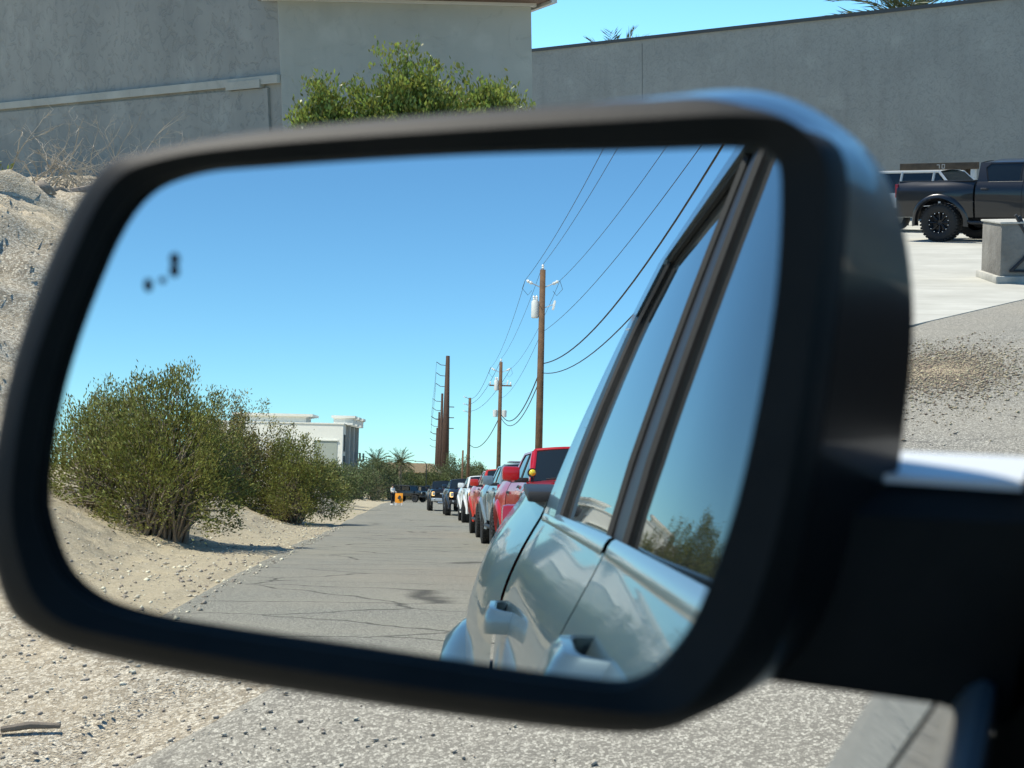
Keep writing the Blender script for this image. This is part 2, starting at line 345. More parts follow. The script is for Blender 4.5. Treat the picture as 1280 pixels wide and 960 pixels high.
def wheel(root, x, y, sx, big=True):
    M = Matrix.Translation((x, y, AZ)) @ Matrix.Rotation(rad(90)*sx, 4, 'Y')
    r = MB().lathe([(.0, .06), (.06, .07), (.075, .05), (.20, .035), (.235, .075), (.25, .12), (.262, .12), (.262, -.14)], 40, M)
    for k in range(8):
        a = k*math.pi/4
        r.tube([M @ Vector((.07*math.cos(a), .07*math.sin(a), .075)), M @ Vector((.15*math.cos(a+.06), .15*math.sin(a+.06), .075)), M @ Vector((.24*math.cos(a), .24*math.sin(a), .10))], [.028, .022, .03], 6)
    rim = r.build('wheel', RIM, root)
    t = MB().lathe([(.258, -.13), (.29, -.155), (.39, -.16), (.43, -.145), (.452, -.11), (.452, .11), (.43, .145), (.39, .16), (.29, .155), (.258, .13)], 44, M)
    for k in range(34):
        for s_ in (-1, 1):
            a = 2*math.pi*(k+.25*s_)/34
            Mk = M @ Matrix.Rotation(a, 4, 'Z') @ Matrix.Translation((.452, 0, s_*.083)) 
            t.box((0, 0, 0), (.036, .052, .125)); 
            n8 = len(t.v)-8
            for q in range(n8, len(t.v)): t.v[q] = tuple(Mk @ Vector(t.v[q]))
    t.build('tyre', RUB, rim)
    b = MB()
    for k in range(14):
        a = 2*math.pi*k/14; b.lathe([(0, .012), (.012, .008), (.013, 0)], 8, M @ Matrix.Translation((.24*math.cos(a), .24*math.sin(a), .122)))
    b.build('bolt_ring', CHR, rim)['kind'] = 'stuff'
def pickup(name, pm, label, group, loc, yaw, own=False, lamps=True, trim=None, vents=True, banner=False, ditch=False, roof_rack=False, cap=None, skid=None, z_pitch=0):
    root = empty(name, loc, yaw, label, 'pickup truck', group); root.rotation_euler = (z_pitch, 0, yaw)
    trim = trim or pm; SLIM[0] = own
    # floor / inner dark tub
    f = MB().box((0, .1, 1.0), (1.62, 2.2, .78)); f.box((0, 2.0, .98), (1.2, 1.5, .55)); f.box((0, -.1, .62), (.9, 5.4, .2)); f.box((0, -2.0, 1.02), (1.15, 1.9, .1)); f.build('underbody', DARK, root, False)
    for sx in (-1, 1):
        side(MB(), 1.165, 2.80, 34, sx).build('fender', pm, root)
        for k, (a, b, ya, yb) in enumerate(((.035, 1.155, yAw, lambda t: .10), (-1.03, .025, lambda t: -.05, yC))):
            d = side(MB(), a, b, 28 if own else 14, sx, 34 if own else 16).build('door', pm, root)
            yh = (.36 if k == 0 else -.82); zh = (1.362 if k == 0 else 1.275); hs_ = .78 if k == 0 and own else .95
            h = MB(); xx = xp(yh, zh)
            P = []
            for i in range(17):
                u = -1+2*i/16; ox = -.012+.042*(1-abs(u)**7); sc = (1-.25*abs(u)**3)*hs_
                P.append([(sx*(xp(yh, zh+dz*sc)+ox+dx), yh+u*.105*hs_, zh+dz*sc) for dx, dz in ((-.008, -.020), (-.004, -.0235), (.004, -.023), (.007, -.015), (.008, 0), (.007, .015), (.004, .023), (-.004, .0235), (-.008, .020))])
            h.grid(P, cv=True); h.add(P[0], [tuple(range(9))]); h.add(P[-1], [tuple(range(9))]); h.build('handle', pm if own else PLA, d)
            pane = MB(); patch(pane, ya, yb, .02, .93, sx, .016, depth=.004).build('window_pane', GLASS, d)
            bl = MB(); 
            bl.grid([[(sx*(xp(y, 1.43)-.006+.007*math.cos(q)-.004*math.sin(q)), y, 1.431+.015*math.sin(q)) for q in (2*math.pi*k_/12 for k_ in range(12))] for y in np.linspace(a+.015, min(b-.015, 1.15), 14)], cv=True); bl.build('belt_moulding', mat('moulding_silver', (.17, .225, .25), .3, .2, .7) if own else PLA, d)
            tr = MB()
            for yy in ((ya, yb) if k == 0 else (ya, yb)):
                tr.tube([S(yy(t)+(-.006 if yy is ya else .006), t, sx, .013) for t in (0, .2, .4, .6, .7, .77, .84, .89, .93)], .007, 6)
            tr.tube([S(ya(.93)+(yb(.93)-ya(.93))*q/5, .93, sx, .011) for q in range(6)], .006, 6)
            tr.build('window_trim', RUB, d)
        P = MB(); patch(P, yA, lambda t: yAw(t)+.006, 0, 1, sx); patch(P, lambda t: yAw(t), lambda t: yC(t), .93, 1, sx, nt=2, ny=14); patch(P, lambda t: yC(t)-.004, yR, 0, 1, sx, ny=5); P.build('pillar', pm, root)
        patch(MB(), lambda t: .10, lambda t: -.05, 0, .93, sx, .014).build('centre_post', PLA, root)
        side(MB(), -2.96, -1.075, 48, sx, 30 if own else 14).build('bed_side', pm, root)
        MB().box((sx*.90, -2.02, 1.468), (.10, 1.86, .02), bev=.006).build('bed_rail', PLA, root)
        MB().box((sx*.835, -2.02, 1.24), (.03, 1.84, .44)).build('bed_liner', DARK, root, False)
        for a in (AXF, AXR):
            P = []; fl = 0.0 if own and a > 0 else (1.4 if own else 1.0)
            for i in range(23):
                th = rad(-8)+rad(196)*i/22
                row = []
                for r, o in ((RA+.095, -.004), (RA+.085, .012), (RA+.05, .036*fl), (RA-.004, .045*fl), (RA-.012, .034*fl), (RA-.012, -.12)):
                    yy, zz = a+r*math.cos(th), AZ+r*math.sin(th); row.append((sx*(xp(yy, max(.56, min(1.2, zz)))+o), yy, zz))
                P.append(row)
            MB().grid(P).build('fender_flare', trim, root)
            MB().lathe([(RA-.02, -.25), (RA-.02, .25)], 24, Matrix.Translation((sx*.72, a, AZ)) @ Matrix.Rotation(rad(90), 4, 'Y')).build('wheel_well', DARK, root) if False else None
            wheel(root, sx*(.74 if own and a > 0 else .90), a, sx)
        MB().tube([(sx*.93, 1.3, .52), (sx*1.0, 1.1, .48), (sx*1.0, -1.1, .48), (sx*.93, -1.25, .52)], .045, 8).build('side_step', PLA, root)
        # headlamp and running light
        hl = MB().box((sx*.735, 2.82, 1.11), (.24, .16, .25), Matrix.Rotation(rad(-14*sx), 3, 'Z'), .03).build('headlight', LAMP if not own else LAMP, root)
        dr = MB(); yy = 2.90
        for c_, d_ in (((sx*.815, yy-.015, 1.11), (.028, .05, .24)), ((sx*.745, yy, 1.225), (.15, .05, .03)), ((sx*.745, yy, .995), (.15, .05, .03))): dr.box(c_, d_, Matrix.Rotation(rad(-14*sx), 3, 'Z'))
        dr.build('running_light', AMB if lamps else SIL, hl)
        t = MB().box((sx*.96, -2.985, 1.24), (.12, .07, .34), bev=.02).build('tail_light', TAIL, root)
        # near-stock mirrors
        if not (own and sx < 0):
            hm = MB().box((sx*1.085, 1.01, 1.545), (.25, .14, .205), bev=.045)
            hm = hm.build('side_mirror', (cap or pm) if not own else pm, root)
            MB().box((sx*.93, 1.03, 1.455), (.20, .08, .07), bev=.02).build('mirror_arm', PLA, hm)
            MB().box((sx*1.085, .935, 1.545), (.20, .012, .17), bev=.004).build('mirror_glass', CHR, hm)
    # hood
    P = []
    for i in range(23):
        y = 1.16+1.66*i/22; e = xp(y, ztop(y)); row = []
        for j in range(25):
            s_ = -1+j/12; z = ztop(y)+.055*(1-s_**2)+.055*sstep(.62, .40, abs(s_))*sstep(2.85, 2.4, y)-.10*sstep(2.55, 2.83, y)
            row.append((s_*e, y, z))
        P.append(row)
    hd = MB().grid(P).build('hood', pm, root)
    if vents:
        for sx in (-1, 1):
            v_ = MB().box((sx*.50, 2.05, 1.475), (.15, .42, .03), Matrix.Rotation(rad(8*sx), 3, 'Z'), .01)
            v_.build('hood_vent', DARK, hd)
            MB().box((sx*.94, 1.45, 1.22), (.06, .26, .10), bev=.01).build('fender_vent', PLA, root)
        MB().box((0, 2.0, 1.545), (.50, .34, .02), bev=.008).build('hood_vent', DARK, hd)
    # nose
    g_ = MB().box((0, 2.80, 1.07), (1.30, .16, .36), bev=.03).build('grille', DARK, root)
    for z in (.94, 1.02, 1.10, 1.18): MB().box((0, 2.885, z), (1.16, .03, .028), bev=.005).build('grille_bar', PLA, g_)
    MB().box((0, 2.90, 1.13), (.62, .02, .075), bev=.004).build('grille_badge', SIL, g_)
    b_ = MB().box((0, 2.88, .74), (1.72, .24, .22), bev=.05).build('front_bumper', skid or PLA, root)
    MB().box((0, 2.84, .56), (.9, .2, .16), Matrix.Rotation(rad(25), 3, 'X'), .02).build('skid_plate', skid or SIL, b_)
    for sx in (-1, 1): MB().lathe([(0, .03), (.05, .025), (.06, 0)], 14, Matrix.Translation((sx*.66, 3.0, .76)) @ Matrix.Rotation(rad(-90), 4, 'X')).build('fog_light', LAMP, b_)
    # roof, windshield, back
    P = [[(x*.72/1.0, y, 1.90+.085*(1-x*x)*sstep(-1.1, -.8, y)*(1-.35*sstep(0, .36, y))+.0) for x in np.linspace(-1, 1, 15)] for y in np.linspace(-1.05, .36, 14)]
    MB().grid(P).build('roof', pm, root)
    def ws(y0, z0, x0, y1, z1, x1, bow, nm, ins=0):
        P = [[(x*(x0+(x1-x0)*t), y0+(y1-y0)*t+bow*(1-x*x), z0+(z1-z0)*t+.05*(1-x*x)*t) for x in np.linspace(-1, 1, 13)] for t in np.linspace(0, 1, 7)]
        return MB().grid(P).build(nm, GLASS, root)
    wf = MB()
    for sx in (-1, 1): wf.tube([(sx*.80, 1.17, 1.43), (sx*.73, .76, 1.67), (sx*.675, .36, 1.90)], .035, 8)
    wf.tube([(x*.675, .36+.085*(1-x*x), 1.905+.045*(1-x*x)) for x in np.linspace(-1, 1, 11)], .03, 8); wf.build('windshield_frame', pm, root)
    wsd = ws(1.19, 1.42, .83, .37, 1.895, .69, .10, 'windshield')
    MB().tube([(-.60, 1.29, 1.475), (-.1, 1.33, 1.50), (.5, 1.31, 1.49)], .012, 6).build('wiper', PLA, wsd)
    if banner:
        W = mat('white_decal', (.8, .8, .8), .5); bb = MB()
        for k in range(9):
            x = -.30+k*.075; bb.box((x, .455+.085, 1.865), (.045, .012, .035+.03*(k % 3 == 0)), Matrix.Rotation(rad(-55), 3, 'X') @ Matrix.Rotation(rad(18), 3, 'Y'))
        bb.build('windshield_banner', W, wsd)
    MB().box((0, -1.035, 1.20), (1.80, .04, .46)).build('cab_back', pm, root)
    MB().box((0, -1.085, 1.16), (1.84, .04, .58), bev=.01).build('bed_front', pm, root)
    ws(-1.03, 1.44, .86, -1.05, 1.90, .71, -.015, 'rear_window')
    tg = MB().box((0, -2.985, 1.14), (1.86, .07, .60), bev=.02).build('tailgate', pm, root); MB().box((0, -3.025, 1.25), (.30, .02, .08), bev=.006).build('handle', PLA, tg)
    MB().box((0, -3.03, .72), (1.80, .20, .20), bev=.04).build('rear_bumper', PLA, root)
    if own:
        P = MB(); P.tube([(-.86, -1.24, 1.475), (0, -1.24, 1.485), (.86, -1.24, 1.475)], .085, 14); P.build('rolled_bed_cover', mat('cover_grey', (.24, .26, .265), .8, bump=.3, bscale=30), root)
        MB().box((0, -1.16, 1.43), (1.84, .10, .09), bev=.02).build('bed_bulkhead', mat('cover_cap', (.16, .175, .18), .7), root)
    if ditch:
        for sx in (-1, 1):
            d_ = MB().lathe([(0, .045), (.05, .045), (.066, .05), (.068, -.03), (.03, -.05)], 18, Matrix.Translation((sx*.80, 1.26, 1.56)) @ Matrix.Rotation(rad(-90), 4, 'X')).build('ditch_light', PLA, root)
            ln = MB(); 
            ln.lathe([(0, .02), (.025, .018), (.042, .008), (.048, 0)], 18, Matrix.Translation((sx*.80, 1.306, 1.56)) @ Matrix.Rotation(rad(-90), 4, 'X'))
            ln.build('lens', mat('amber_lens', (.70, .60, .03), .15, coat=1), d_)
            MB().box((sx*.80, 1.24, 1.475), (.04, .03, .12)).build('bracket', PLA, d_)
    if roof_rack: MB().box((0, -.1, 2.0), (1.1, .8, .035), bev=.01).build('roof_rack', SIL, root)
    return root
OWN = paint('silver_blue', (.085, .135, .165), .45)
own = pickup('pickup_truck', OWN, 'silver blue pickup truck whose door mirror fills the view', 'pickup trucks', (0, -.71, 0), 0, own=True, vents=False)
# ---- its driver-side mirror (truck frame), outlines in millimetres on the glass plane
MO = Vector((-1.0011, .3391+.71, 1.5249)); M1 = Vector((.98239, .18685, 0)); M2 = Vector((-.02031, .10679, .99407)); MN = Vector((.18575, -.97657, .1087))
RG = [(-65.7, 69.4), (-40.1, 71.7), (13.7, 73.7), (62.6, 74.0), (93.6, 73.9), (101.3, 71.2), (104.3, 64.2), (103.0, 31.5), (95.5, -13.5), (86.3, -45.2), (77.8, -62.4), (65.9, -73.2), (45.9, -73.6), (-11.8, -68.2), (-77.9, -61.6), (-102.2, -52.9), (-111.6, -36.4), (-113.0, -20.9), (-107.5, 7.8), (-94.8, 40.8), (-82.0, 61.6)]
R1 = [(-63.4, 68.8), (-38.2, 71.0), (15.0, 73.0), (63.2, 73.3), (93.7, 73.3), (101.4, 70.6), (104.3, 63.7), (103.0, 31.4), (95.7, -13.0), (86.5, -44.2), (78.2, -61.2), (66.4, -71.9), (46.7, -72.3), (-10.2, -67.0), (-75.5, -60.4), (-99.4, -51.8), (-108.7, -35.6), (-110.1, -20.3), (-104.6, 8.0), (-92.1, 40.6), (-79.4, 61.1)]
R2 = [(-65.4, 72.0), (-35.8, 75.3), (16.4, 77.8), (63.8, 79.4), (95.8, 80.0), (109.0, 76.2), (116.1, 62.9), (112.6, 27.2), (107.1, -14.2), (99.3, -45.7), (90.1, -64.1), (77.7, -76.5), (52.0, -76.9), (-8.3, -72.6), (-75.0, -65.1), (-101.9, -58.5), (-111.9, -40.7), (-113.4, -19.7), (-107.2, 10.5), (-93.8, 43.7), (-81.3, 65.1)]
R3 = [(-79.5, 76.9), (-43.2, 81.9), (11.8, 85.3), (63.9, 87.4), (86.7, 87.2), (107.1, 79.8), (121.1, 68.8), (119.1, 25.2), (113.6, -20.4), (107.6, -53.5), (100.3, -70.5), (85.1, -82.1), (60.6, -89.0), (-14.3, -84.4), (-87.2, -76.4), (-117.5, -69.0), (-129.4, -55.5), (-132.3, -27.2), (-124.5, 12.1), (-109.5, 49.6), (-94.9, 71.3)]
R4 = [(-92.0, 77.5), (-55.0, 84.4), (2.7, 89.2), (62.3, 94.4), (97.9, 95.3), (121.6, 83.9), (136.4, 65.0), (142.8, 28.8), (139.0, -19.5), (135.6, -48.1), (120.9, -70.3), (99.8, -80.6), (58.8, -93.2), (-26.0, -87.8), (-97.4, -78.4), (-128.9, -69.1), (-143.3, -53.5), (-145.9, -26.7), (-138.2, 8.3), (-123.3, 46.7), (-108.9, 71.3)]
R5 = [(-73.0, 53.9), (-50.5, 69.5), (-1.5, 79.0), (55.5, 90.4), (96.4, 94.8), (120.0, 83.0), (135.4, 64.2), (142.8, 27.7), (137.5, -16.4), (130.7, -41.4), (114.1, -62.0), (92.0, -70.5), (51.6, -75.0), (-23.0, -70.6), (-73.5, -62.0), (-102.5, -52.1), (-114.2, -38.7), (-117.0, -22.3), (-112.3, 5.2), (-101.9, 27.1), (-87.3, 43.2)]
def ring(L, off, sub=5, k=1.0):
    n = len(L); out = []
    for i in range(n):
        p0, p1, p2, p3 = (np.array(L[(i+d) % n]) for d in (-1, 0, 1, 2))
        for s_ in range(sub):
            t = s_/sub; q = .5*((2*p1)+(-p0+p2)*t+(2*p0-5*p1+4*p2-p3)*t*t+(-p0+3*p1-3*p2+p3)*t**3)
            out.append(MO+M1*(q[0]*.001*k)+M2*(q[1]*.001*k)+MN*off)
    return out
def lerpring(A, B, t): return [a*(1-t)+b*t for a, b in zip(A, B)]
rb1, rb2, rb3, rb4, rb5 = ring(R1, .005), ring(R2, .011), ring(R3, -.008), ring(R4, -.045), ring(R5, -.062)
rg = ring(RG, -.002)
mid23 = [p+MN*.0045 for p in lerpring(rb2, rb3, .45)]
rb6 = [MO+MN*-.078+(p-MO-MN*-.062)*.80 for p in rb5]; rb7 = [MO+MN*-.086+(p-MO-MN*-.062)*.4 for p in rb5]
MPL = mat('mirror_plastic', (.010, .011, .010), .66, spec=.16, bump=.35, bscale=700, bdist=.0006, c2=(.019, .019, .017), vscale=22)
MCP = mat('mirror_cap_black', (.012, .013, .013), .30, coat=.35, spec=.4, bump=.12, bscale=500, bdist=.0005)
mb = MB().grid([rb3, mid23, rb2, lerpring(rb2, rb1, .6), rb1, rg], cv=True)
sm = mb.build('side_mirror', MPL, own, angle=40); sm['label'] = 'black plastic door mirror bezel'
rb3b = [p-MN*.0012+(p-MO)*.003 for p in rb3]; lip = [MO+MN*-.010+(p-MO-MN*-.008)*.985 for p in rb3]
cp = MB().grid([rb7, rb6, rb5, rb4, lerpring(rb4, rb3b, .5), rb3b, lip], cv=True); cp.f.append(tuple(range(len(rb7))))
cp.build('mirror_cap', MCP, sm, angle=26)
mm = bpy.data.materials.new('mirror_silver'); mm.use_nodes = True; MATS['mirror'] = mm; b0 = mm.node_tree.nodes['Principled BSDF']
b0.inputs['Base Color'].default_value = (.84, .86, .84, 1); b0.inputs['Metallic'].default_value = 1; b0.inputs['Roughness'].default_value = 0
gl = MB(); rgl = ring(RG, 0.0, 5, 1.004); gl.add(rgl, [tuple(range(len(rgl)))]); gl.build('mirror_glass', mm, sm, smooth=False)['label'] = 'flat mirror glass reflecting the road behind'
icon = MB()
for (x, y, rx, r2) in ((-67.6, 44.4, 1.5, 1.9), (-67.7, 41.0, 1.5, 1.9), (-71.4, 38.3, 1.0, 1.0), (-75.9, 36.9, 1.3, 2.0)):
    icon.add([MO+M1*((x+rx*math.cos(a))*.001)+M2*((y+r2*math.sin(a))*.001)+MN*.0004 for a in (k*math.pi/8 for k in range(16))], [tuple(range(16))])
icon.build('blind_spot_icon', mat('icon_grey', (.05, .06, .07), .6), sm, smooth=False)
# arm and sail panel to the door
def hull(mb, A, B): return mb.grid([A, B], cv=True).add(A, [tuple(range(len(A)))]).add(B, [tuple(range(len(B)))])
def ry_(p): return Vector((p[0], p[1]+.71, p[2]))
A = [ry_(p) for p in ((-.905, .372, 1.4475), (-.893, .385, 1.494), (-.888, .402, 1.5005), (-.888, .438, 1.5005), (-.90, .46, 1.49), (-.91, .45, 1.44))]
B = [ry_(p) for p in ((-.858, .392, 1.4390), (-.842, .392, 1.494), (-.840, .402, 1.5005), (-.840, .440, 1.5005), (-.838, .47, 1.49), (-.85, .46, 1.43))]
Cc = [ry_(p) for p in ((-.840, .405, 1.4300), (-.830, .395, 1.494), (-.828, .40, 1.5005), (-.826, .44, 1.5005), (-.82, .48, 1.50), (-.825, .48, 1.425))]
ar = MB(); ar.grid([A, B, Cc], cv=True); ar.add(A, [tuple(range(6))]); ar.add(Cc, [tuple(range(6))])
ar.build('mirror_arm', MPL, sm, angle=45)
MB().prism([(-.886, .400), (-.838, .400), (-.836, .438), (-.884, .436)], lambda p: (p[0], p[1]+.71, 1.5012), lambda p: (p[0], p[1]+.71, 1.5035)).build('arm_sunlit_top', mat('arm_sunlit_tone', (.72, .75, .76), .4, .2), sm)  # added pale plate: sunlight on the arm's top put into its colour
MB().prism([(.385, 1.425), (.40, 1.56), (.44, 1.56), (.60, 1.425)], lambda p: (-.832, p[0]+.71, p[1]), lambda p: (-.79, p[0]+.71, p[1]+.0)).build('sail_panel', DARK, own)

# ---- the queue behind
def queue(i, nm, c, label, x, y, yaw=-4.6, **k):
    r = pickup('pickup_truck', paint(nm, c, k.pop('metal', .3)), label, 'pickup trucks', (x, y, base(y)), rad(yaw), z_pitch=math.atan(.0145)*(y < -20), **k)
    return r
# x, y is the truck's middle; the nose is about 2.9 m ahead
def qpos(ul, yn):  # left tyre edge x, nose y
    a = rad(4.6); cx = ul+1.06; return cx-2.9*math.sin(a), yn-2.9*math.cos(a)
Q = [('bright_red', (.46, .006, .010), 'bright red pickup truck with amber ditch lights waiting behind the silver one', -.90, -17.2, dict(ditch=True, metal=.05)),
     ('steel_blue', (.20, .26, .30), 'steel blue grey pickup truck queued between the two red trucks', -1.48, -28.6, dict(roof_rack=True)),
     ('orange_red', (.50, .03, .012), 'orange red pickup truck with white lettering on its windshield', -2.06, -37.0, dict(banner=True, metal=.05)),
     ('white', (.74, .76, .75), 'white pickup truck waiting behind the orange red one', -3.2, -55.0, dict(metal=0)),
     ('dark_blue', (.02, .03, .05), 'dark blue pickup truck with glowing amber running lights in the queue', -4.75, -71.0, dict()),
     ('black', (.012, .013, .014), 'black pickup truck with silver bumper at the end of the queue', -6.7, -87.0, dict(skid=SIL))]
for i, (nm, c, lb, ul, yn, kw) in enumerate(Q):
    x, y = qpos(ul, yn); queue(i, nm, c, lb, x, y, **kw)
# ---- lot: black pickup side-on
hx = math.atan2(-.40, .916)
pickup('pickup_truck', paint('graphite', (.016, .017, .02), .3), 'black pickup truck parked side-on in front of the grey wall', 'pickup trucks', (-1.36, 33.05, .012), hx-math.pi/2, lamps=False).scale = (1, 1, .94)

# ------------------------------------------------------------------ lot: wagon, timber rack, planter wall
def suv():
    r = empty('station_wagon', (-4.18, 38.9, .012), hx-math.pi/2, 'white station wagon half hidden behind the black side-on pickup', 'car')
    pm = paint('old_white', (.62, .63, .60), 0)
    prof = [(-2.25, .42), (-2.28, .95), (2.15, .92), (2.2, .45)]
    b = MB(); secs = []
    for y, hw, z0, z1 in ((-2.3, .80, .50, .95), (-2.2, .88, .42, 1.02), (-1.0, .92, .40, 1.05), (.9, .92, .40, 1.04), (1.9, .88, .42, .98), (2.3, .78, .5, .85)):
        secs.append([(x*hw, y, z0+(z1-z0)*t) for x, t in ((-.9, 0), (-1, .2), (-1, .7), (-.94, 1), (0, 1.04), (.94, 1), (1, .7), (1, .2), (.9, 0))])
    b.grid(secs, cv=True); b.add(secs[0], [tuple(range(9))]); b.add(secs[-1], [tuple(range(9))]); b.build('body', pm, r)
    roof = MB(); 
    roof.grid([[(x*.66, y, 1.60+.05*(1-x*x)) for x in np.linspace(-1, 1, 9)] for y in np.linspace(-2.0, .55, 8)])
    roof.grid([[(x*.66, y, 1.55+.02*(1-x*x)) for x in np.linspace(-1, 1, 9)] for y in np.linspace(-2.0, .55, 8)])
    for sx in (-1, 1):
        for (y0, y1) in ((-2.18, -2.0), (-.52, -.52), (.42, .42), (1.15, .55)):
            roof.tube([(sx*.84, y0, 1.02), (sx*.66, y1, 1.60)], .035, 6)
        roof.tube([(sx*.66, -2.0, 1.60), (sx*.66, .55, 1.60)], .03, 6)
    roof.build('roof', pm, r)
    for sx in (-1, 1):
        for a0, a1, b0_, b1_ in ((-2.10, -.56, -1.94, -.56), (-.48, .38, -.48, .38), (.46, 1.05, .46, .5)):
            MB().prism([(a0, 1.03, .835), (a1, 1.03, .835), (b1_, 1.57, .67), (b0_, 1.57, .67)], lambda p: (sx*p[2], p[0], p[1]), lambda p: (sx*(p[2]-.02), p[0], p[1])).build('window', GLASS, r, False)
        for y in (-1.45, 1.45):
            M = Matrix.Translation((sx*.82, y, .33)) @ Matrix.Rotation(rad(90)*sx, 4, 'Y')
            wl = MB().lathe([(0, .07), (.17, .08), (.2, .1), (.2, -.1)], 24, M).build('wheel', SIL, r)
            MB().lathe([(.2, -.1), (.31, -.11), (.33, -.06), (.33, .06), (.31, .11), (.2, .1)], 28, M).build('tyre', RUB, wl)
    for (y0, z0, y1, z1, nm) in ((1.2, 1.02, .6, 1.59, 'windshield'), (-2.22, 1.02, -2.03, 1.59, 'rear_window')):
        MB().prism([(-.78, y0, z0), (.78, y0, z0), (.62, y1, z1), (-.62, y1, z1)], lambda p: p, lambda p: (p[0], p[1], p[2]-.02)).build(nm, GLASS, r, False)
suv()
def rack():
    r = empty('timber_rack', (-4.35, 42.9, .012), hx, 'brown timber beam on posts behind the white wagon', 'rack')
    br = mat('rack_brown', (.115, .085, .055), .85, c2=(.06, .045, .03), vscale=4)
    MB().box((0, 0, 1.76), (2.5, .12, .20), bev=.01).build('beam', br, r)
    for x in (-1.05, .80): MB().box((x, .02, .84), (.14, .14, 1.68), bev=.008).build('post', br, r)
    MB().box((1.10, .02, .84), (.14, .12, 1.68), bev=.008).build('post', mat('post_white', (.62, .62, .58), .8), r)
    MB().box((.92, .12, 1.1), (.42, .06, 1.12)).build('board', br, r)
    m_ = MB()  # stencilled 7 and 0 on the beam
    for c_, d_ in (((.02, -.064, 1.80), (.10, .006, .025)), ((.055, -.064, 1.75), (.025, .006, .11)), ((.14, -.064, 1.755), (.022, .006, .13)), ((.22, -.064, 1.755), (.022, .006, .13)), ((.18, -.064, 1.81), (.06, .006, .022)), ((.18, -.064, 1.70), (.06, .006, .022))): m_.box(c_, d_)
    m_.build('stencil_marks', mat('stencil', (.45, .44, .40), .8), r, False)
rack()
def planter():
    r = empty('planter_wall', (-.95, 21.1, .012), hx+rad(38), 'low grey concrete planter wall beside the asphalt', 'planter')
    cm = mat('planter_concrete', (.26, .25, .22), .9, c2=(.15, .14, .12), vscale=2.2, bump=.6, bscale=18, bdist=.02)
    MB().box((.35, .35, .44), (2.3, 1.3, .82), bev=.05).build('wall', cm, r)
    MB().box((.35, .35, .05), (2.42, 1.42, .11), bev=.02).build('curb', mat('curb_concrete', (.42, .41, .36), .9, var=.2), r)
    MB().box((.35, .35, .855), (2.34, 1.34, .03), bev=.012).build('coping', mat('curb_concrete', (.42, .41, .36)), r)
    k = empty('folding_stand', (-1.30, 20.72, .16), hx+rad(38), 'black folding metal stand leaning on the grey planter', 'stand')
    MB().tube([(-.18, -.02, .82), (.16, .0, .20), (.24, .0, .02)], .022, 8).build('leg', PLA, k)
    MB().tube([(-.12, .03, .80), (.22, .03, .20), (.32, .03, .02)], .022, 8).build('leg', PLA, k)
    MB().tube([(-.22, -.05, .03), (.08, -.05, .34), (.32, -.05, .62)], .022, 8).build('leg', PLA, k)
    MB().tube([(-.24, -.05, .03), (.35, -.05, .03)], .018, 8).build('crossbar', PLA, k)
planter()

# ------------------------------------------------------------------ buildings ahead
STG = stucco('stucco_trowel', (.30, .30, .265), (.36, .355, .31), 3.1, .5)
ST2 = stucco('stucco_smooth', (.42, .41, .345), (.49, .475, .40), 2.2, .25)
STW = stucco('stucco_grey', (.285, .285, .255), (.325, .325, .29), 9, .5)
def wallbox(mb, a, b, thick, z0, z1):
    a, b = Vector(a), Vector(b); d = (b-a).normalized(); n_ = Vector((-d.y, d.x)); c_ = [a, b, b+n_*thick, a+n_*thick]
    return mb.prism(c_, lambda p: (p.x, p.y, z0), lambda p: (p.x, p.y, z1))
def left_building():
    r = empty('stucco_building', (-15.0, 23.5, 0), 0, 'beige stucco building with a projecting band above the sandy bank', 'building')
    def P(mb, nm, m, sm=False):
        o = mb.build(nm, m, r, sm); o.location = (15.0, -23.5, 0); return o
    d1 = Vector((-.938, .347)); A = Vector((-15.0, 23.4)); n1 = Vector((.347, .938))
    P(wallbox(MB(), A, A+d1*24, -3.5, -1, 6.25), 'wall', STG)
    P(wallbox(MB(), A-n1*.10-d1*.02, A+d1*24-n1*.10, -.0999, 3.52, 3.68), 'band', ST2)
    P(wallbox(MB(), A-n1*.13+d1*.5, A+d1*1.6-n1*.13, -.1299, 3.46, 3.62), 'band', ST2)
    P(wallbox(MB(), A-n1*.06+d1*.35, A+d1*24-n1*.06, -.0597, -1, 3.45), 'plinth', STG)
    P(wallbox(MB(), A-n1*.12+d1*8.2, A+d1*24-n1*.12, -.6, 6.28, 6.45), 'parapet_cap', mat('cap_grey', (.30, .29, .26), .8))
    B2 = Vector((-11.08, 26.72)); d2 = (B2-A).normalized(); n2 = Vector((d2.y, -d2.x))
    P(wallbox(MB(), A+n2*.05, B2+n2*.05, 6, -1, 5.06), 'annex_wall', ST2)
    e = P(wallbox(MB(), A+n2*.62-d2*.3, B2+n2*.62+d2*.22, 7.2, 5.13, 5.62), 'eave', mat('eave_brown', (.16, .10, .065), .8, var=.2), False)
    P(wallbox(MB(), B2+n2*.66+d2*.225, B2+n2*.66+d2*.34, 7.2, 5.07, 5.70), 'barge_board', mat('board_white', (.62, .62, .58), .7))
    P(wallbox(MB(), A+n2*.10-d2*.3, B2+n2*.10+d2*.1, .12, 5.062, 5.128), 'drip_edge', mat('board_white', (.62, .62, .58)))
left_building()
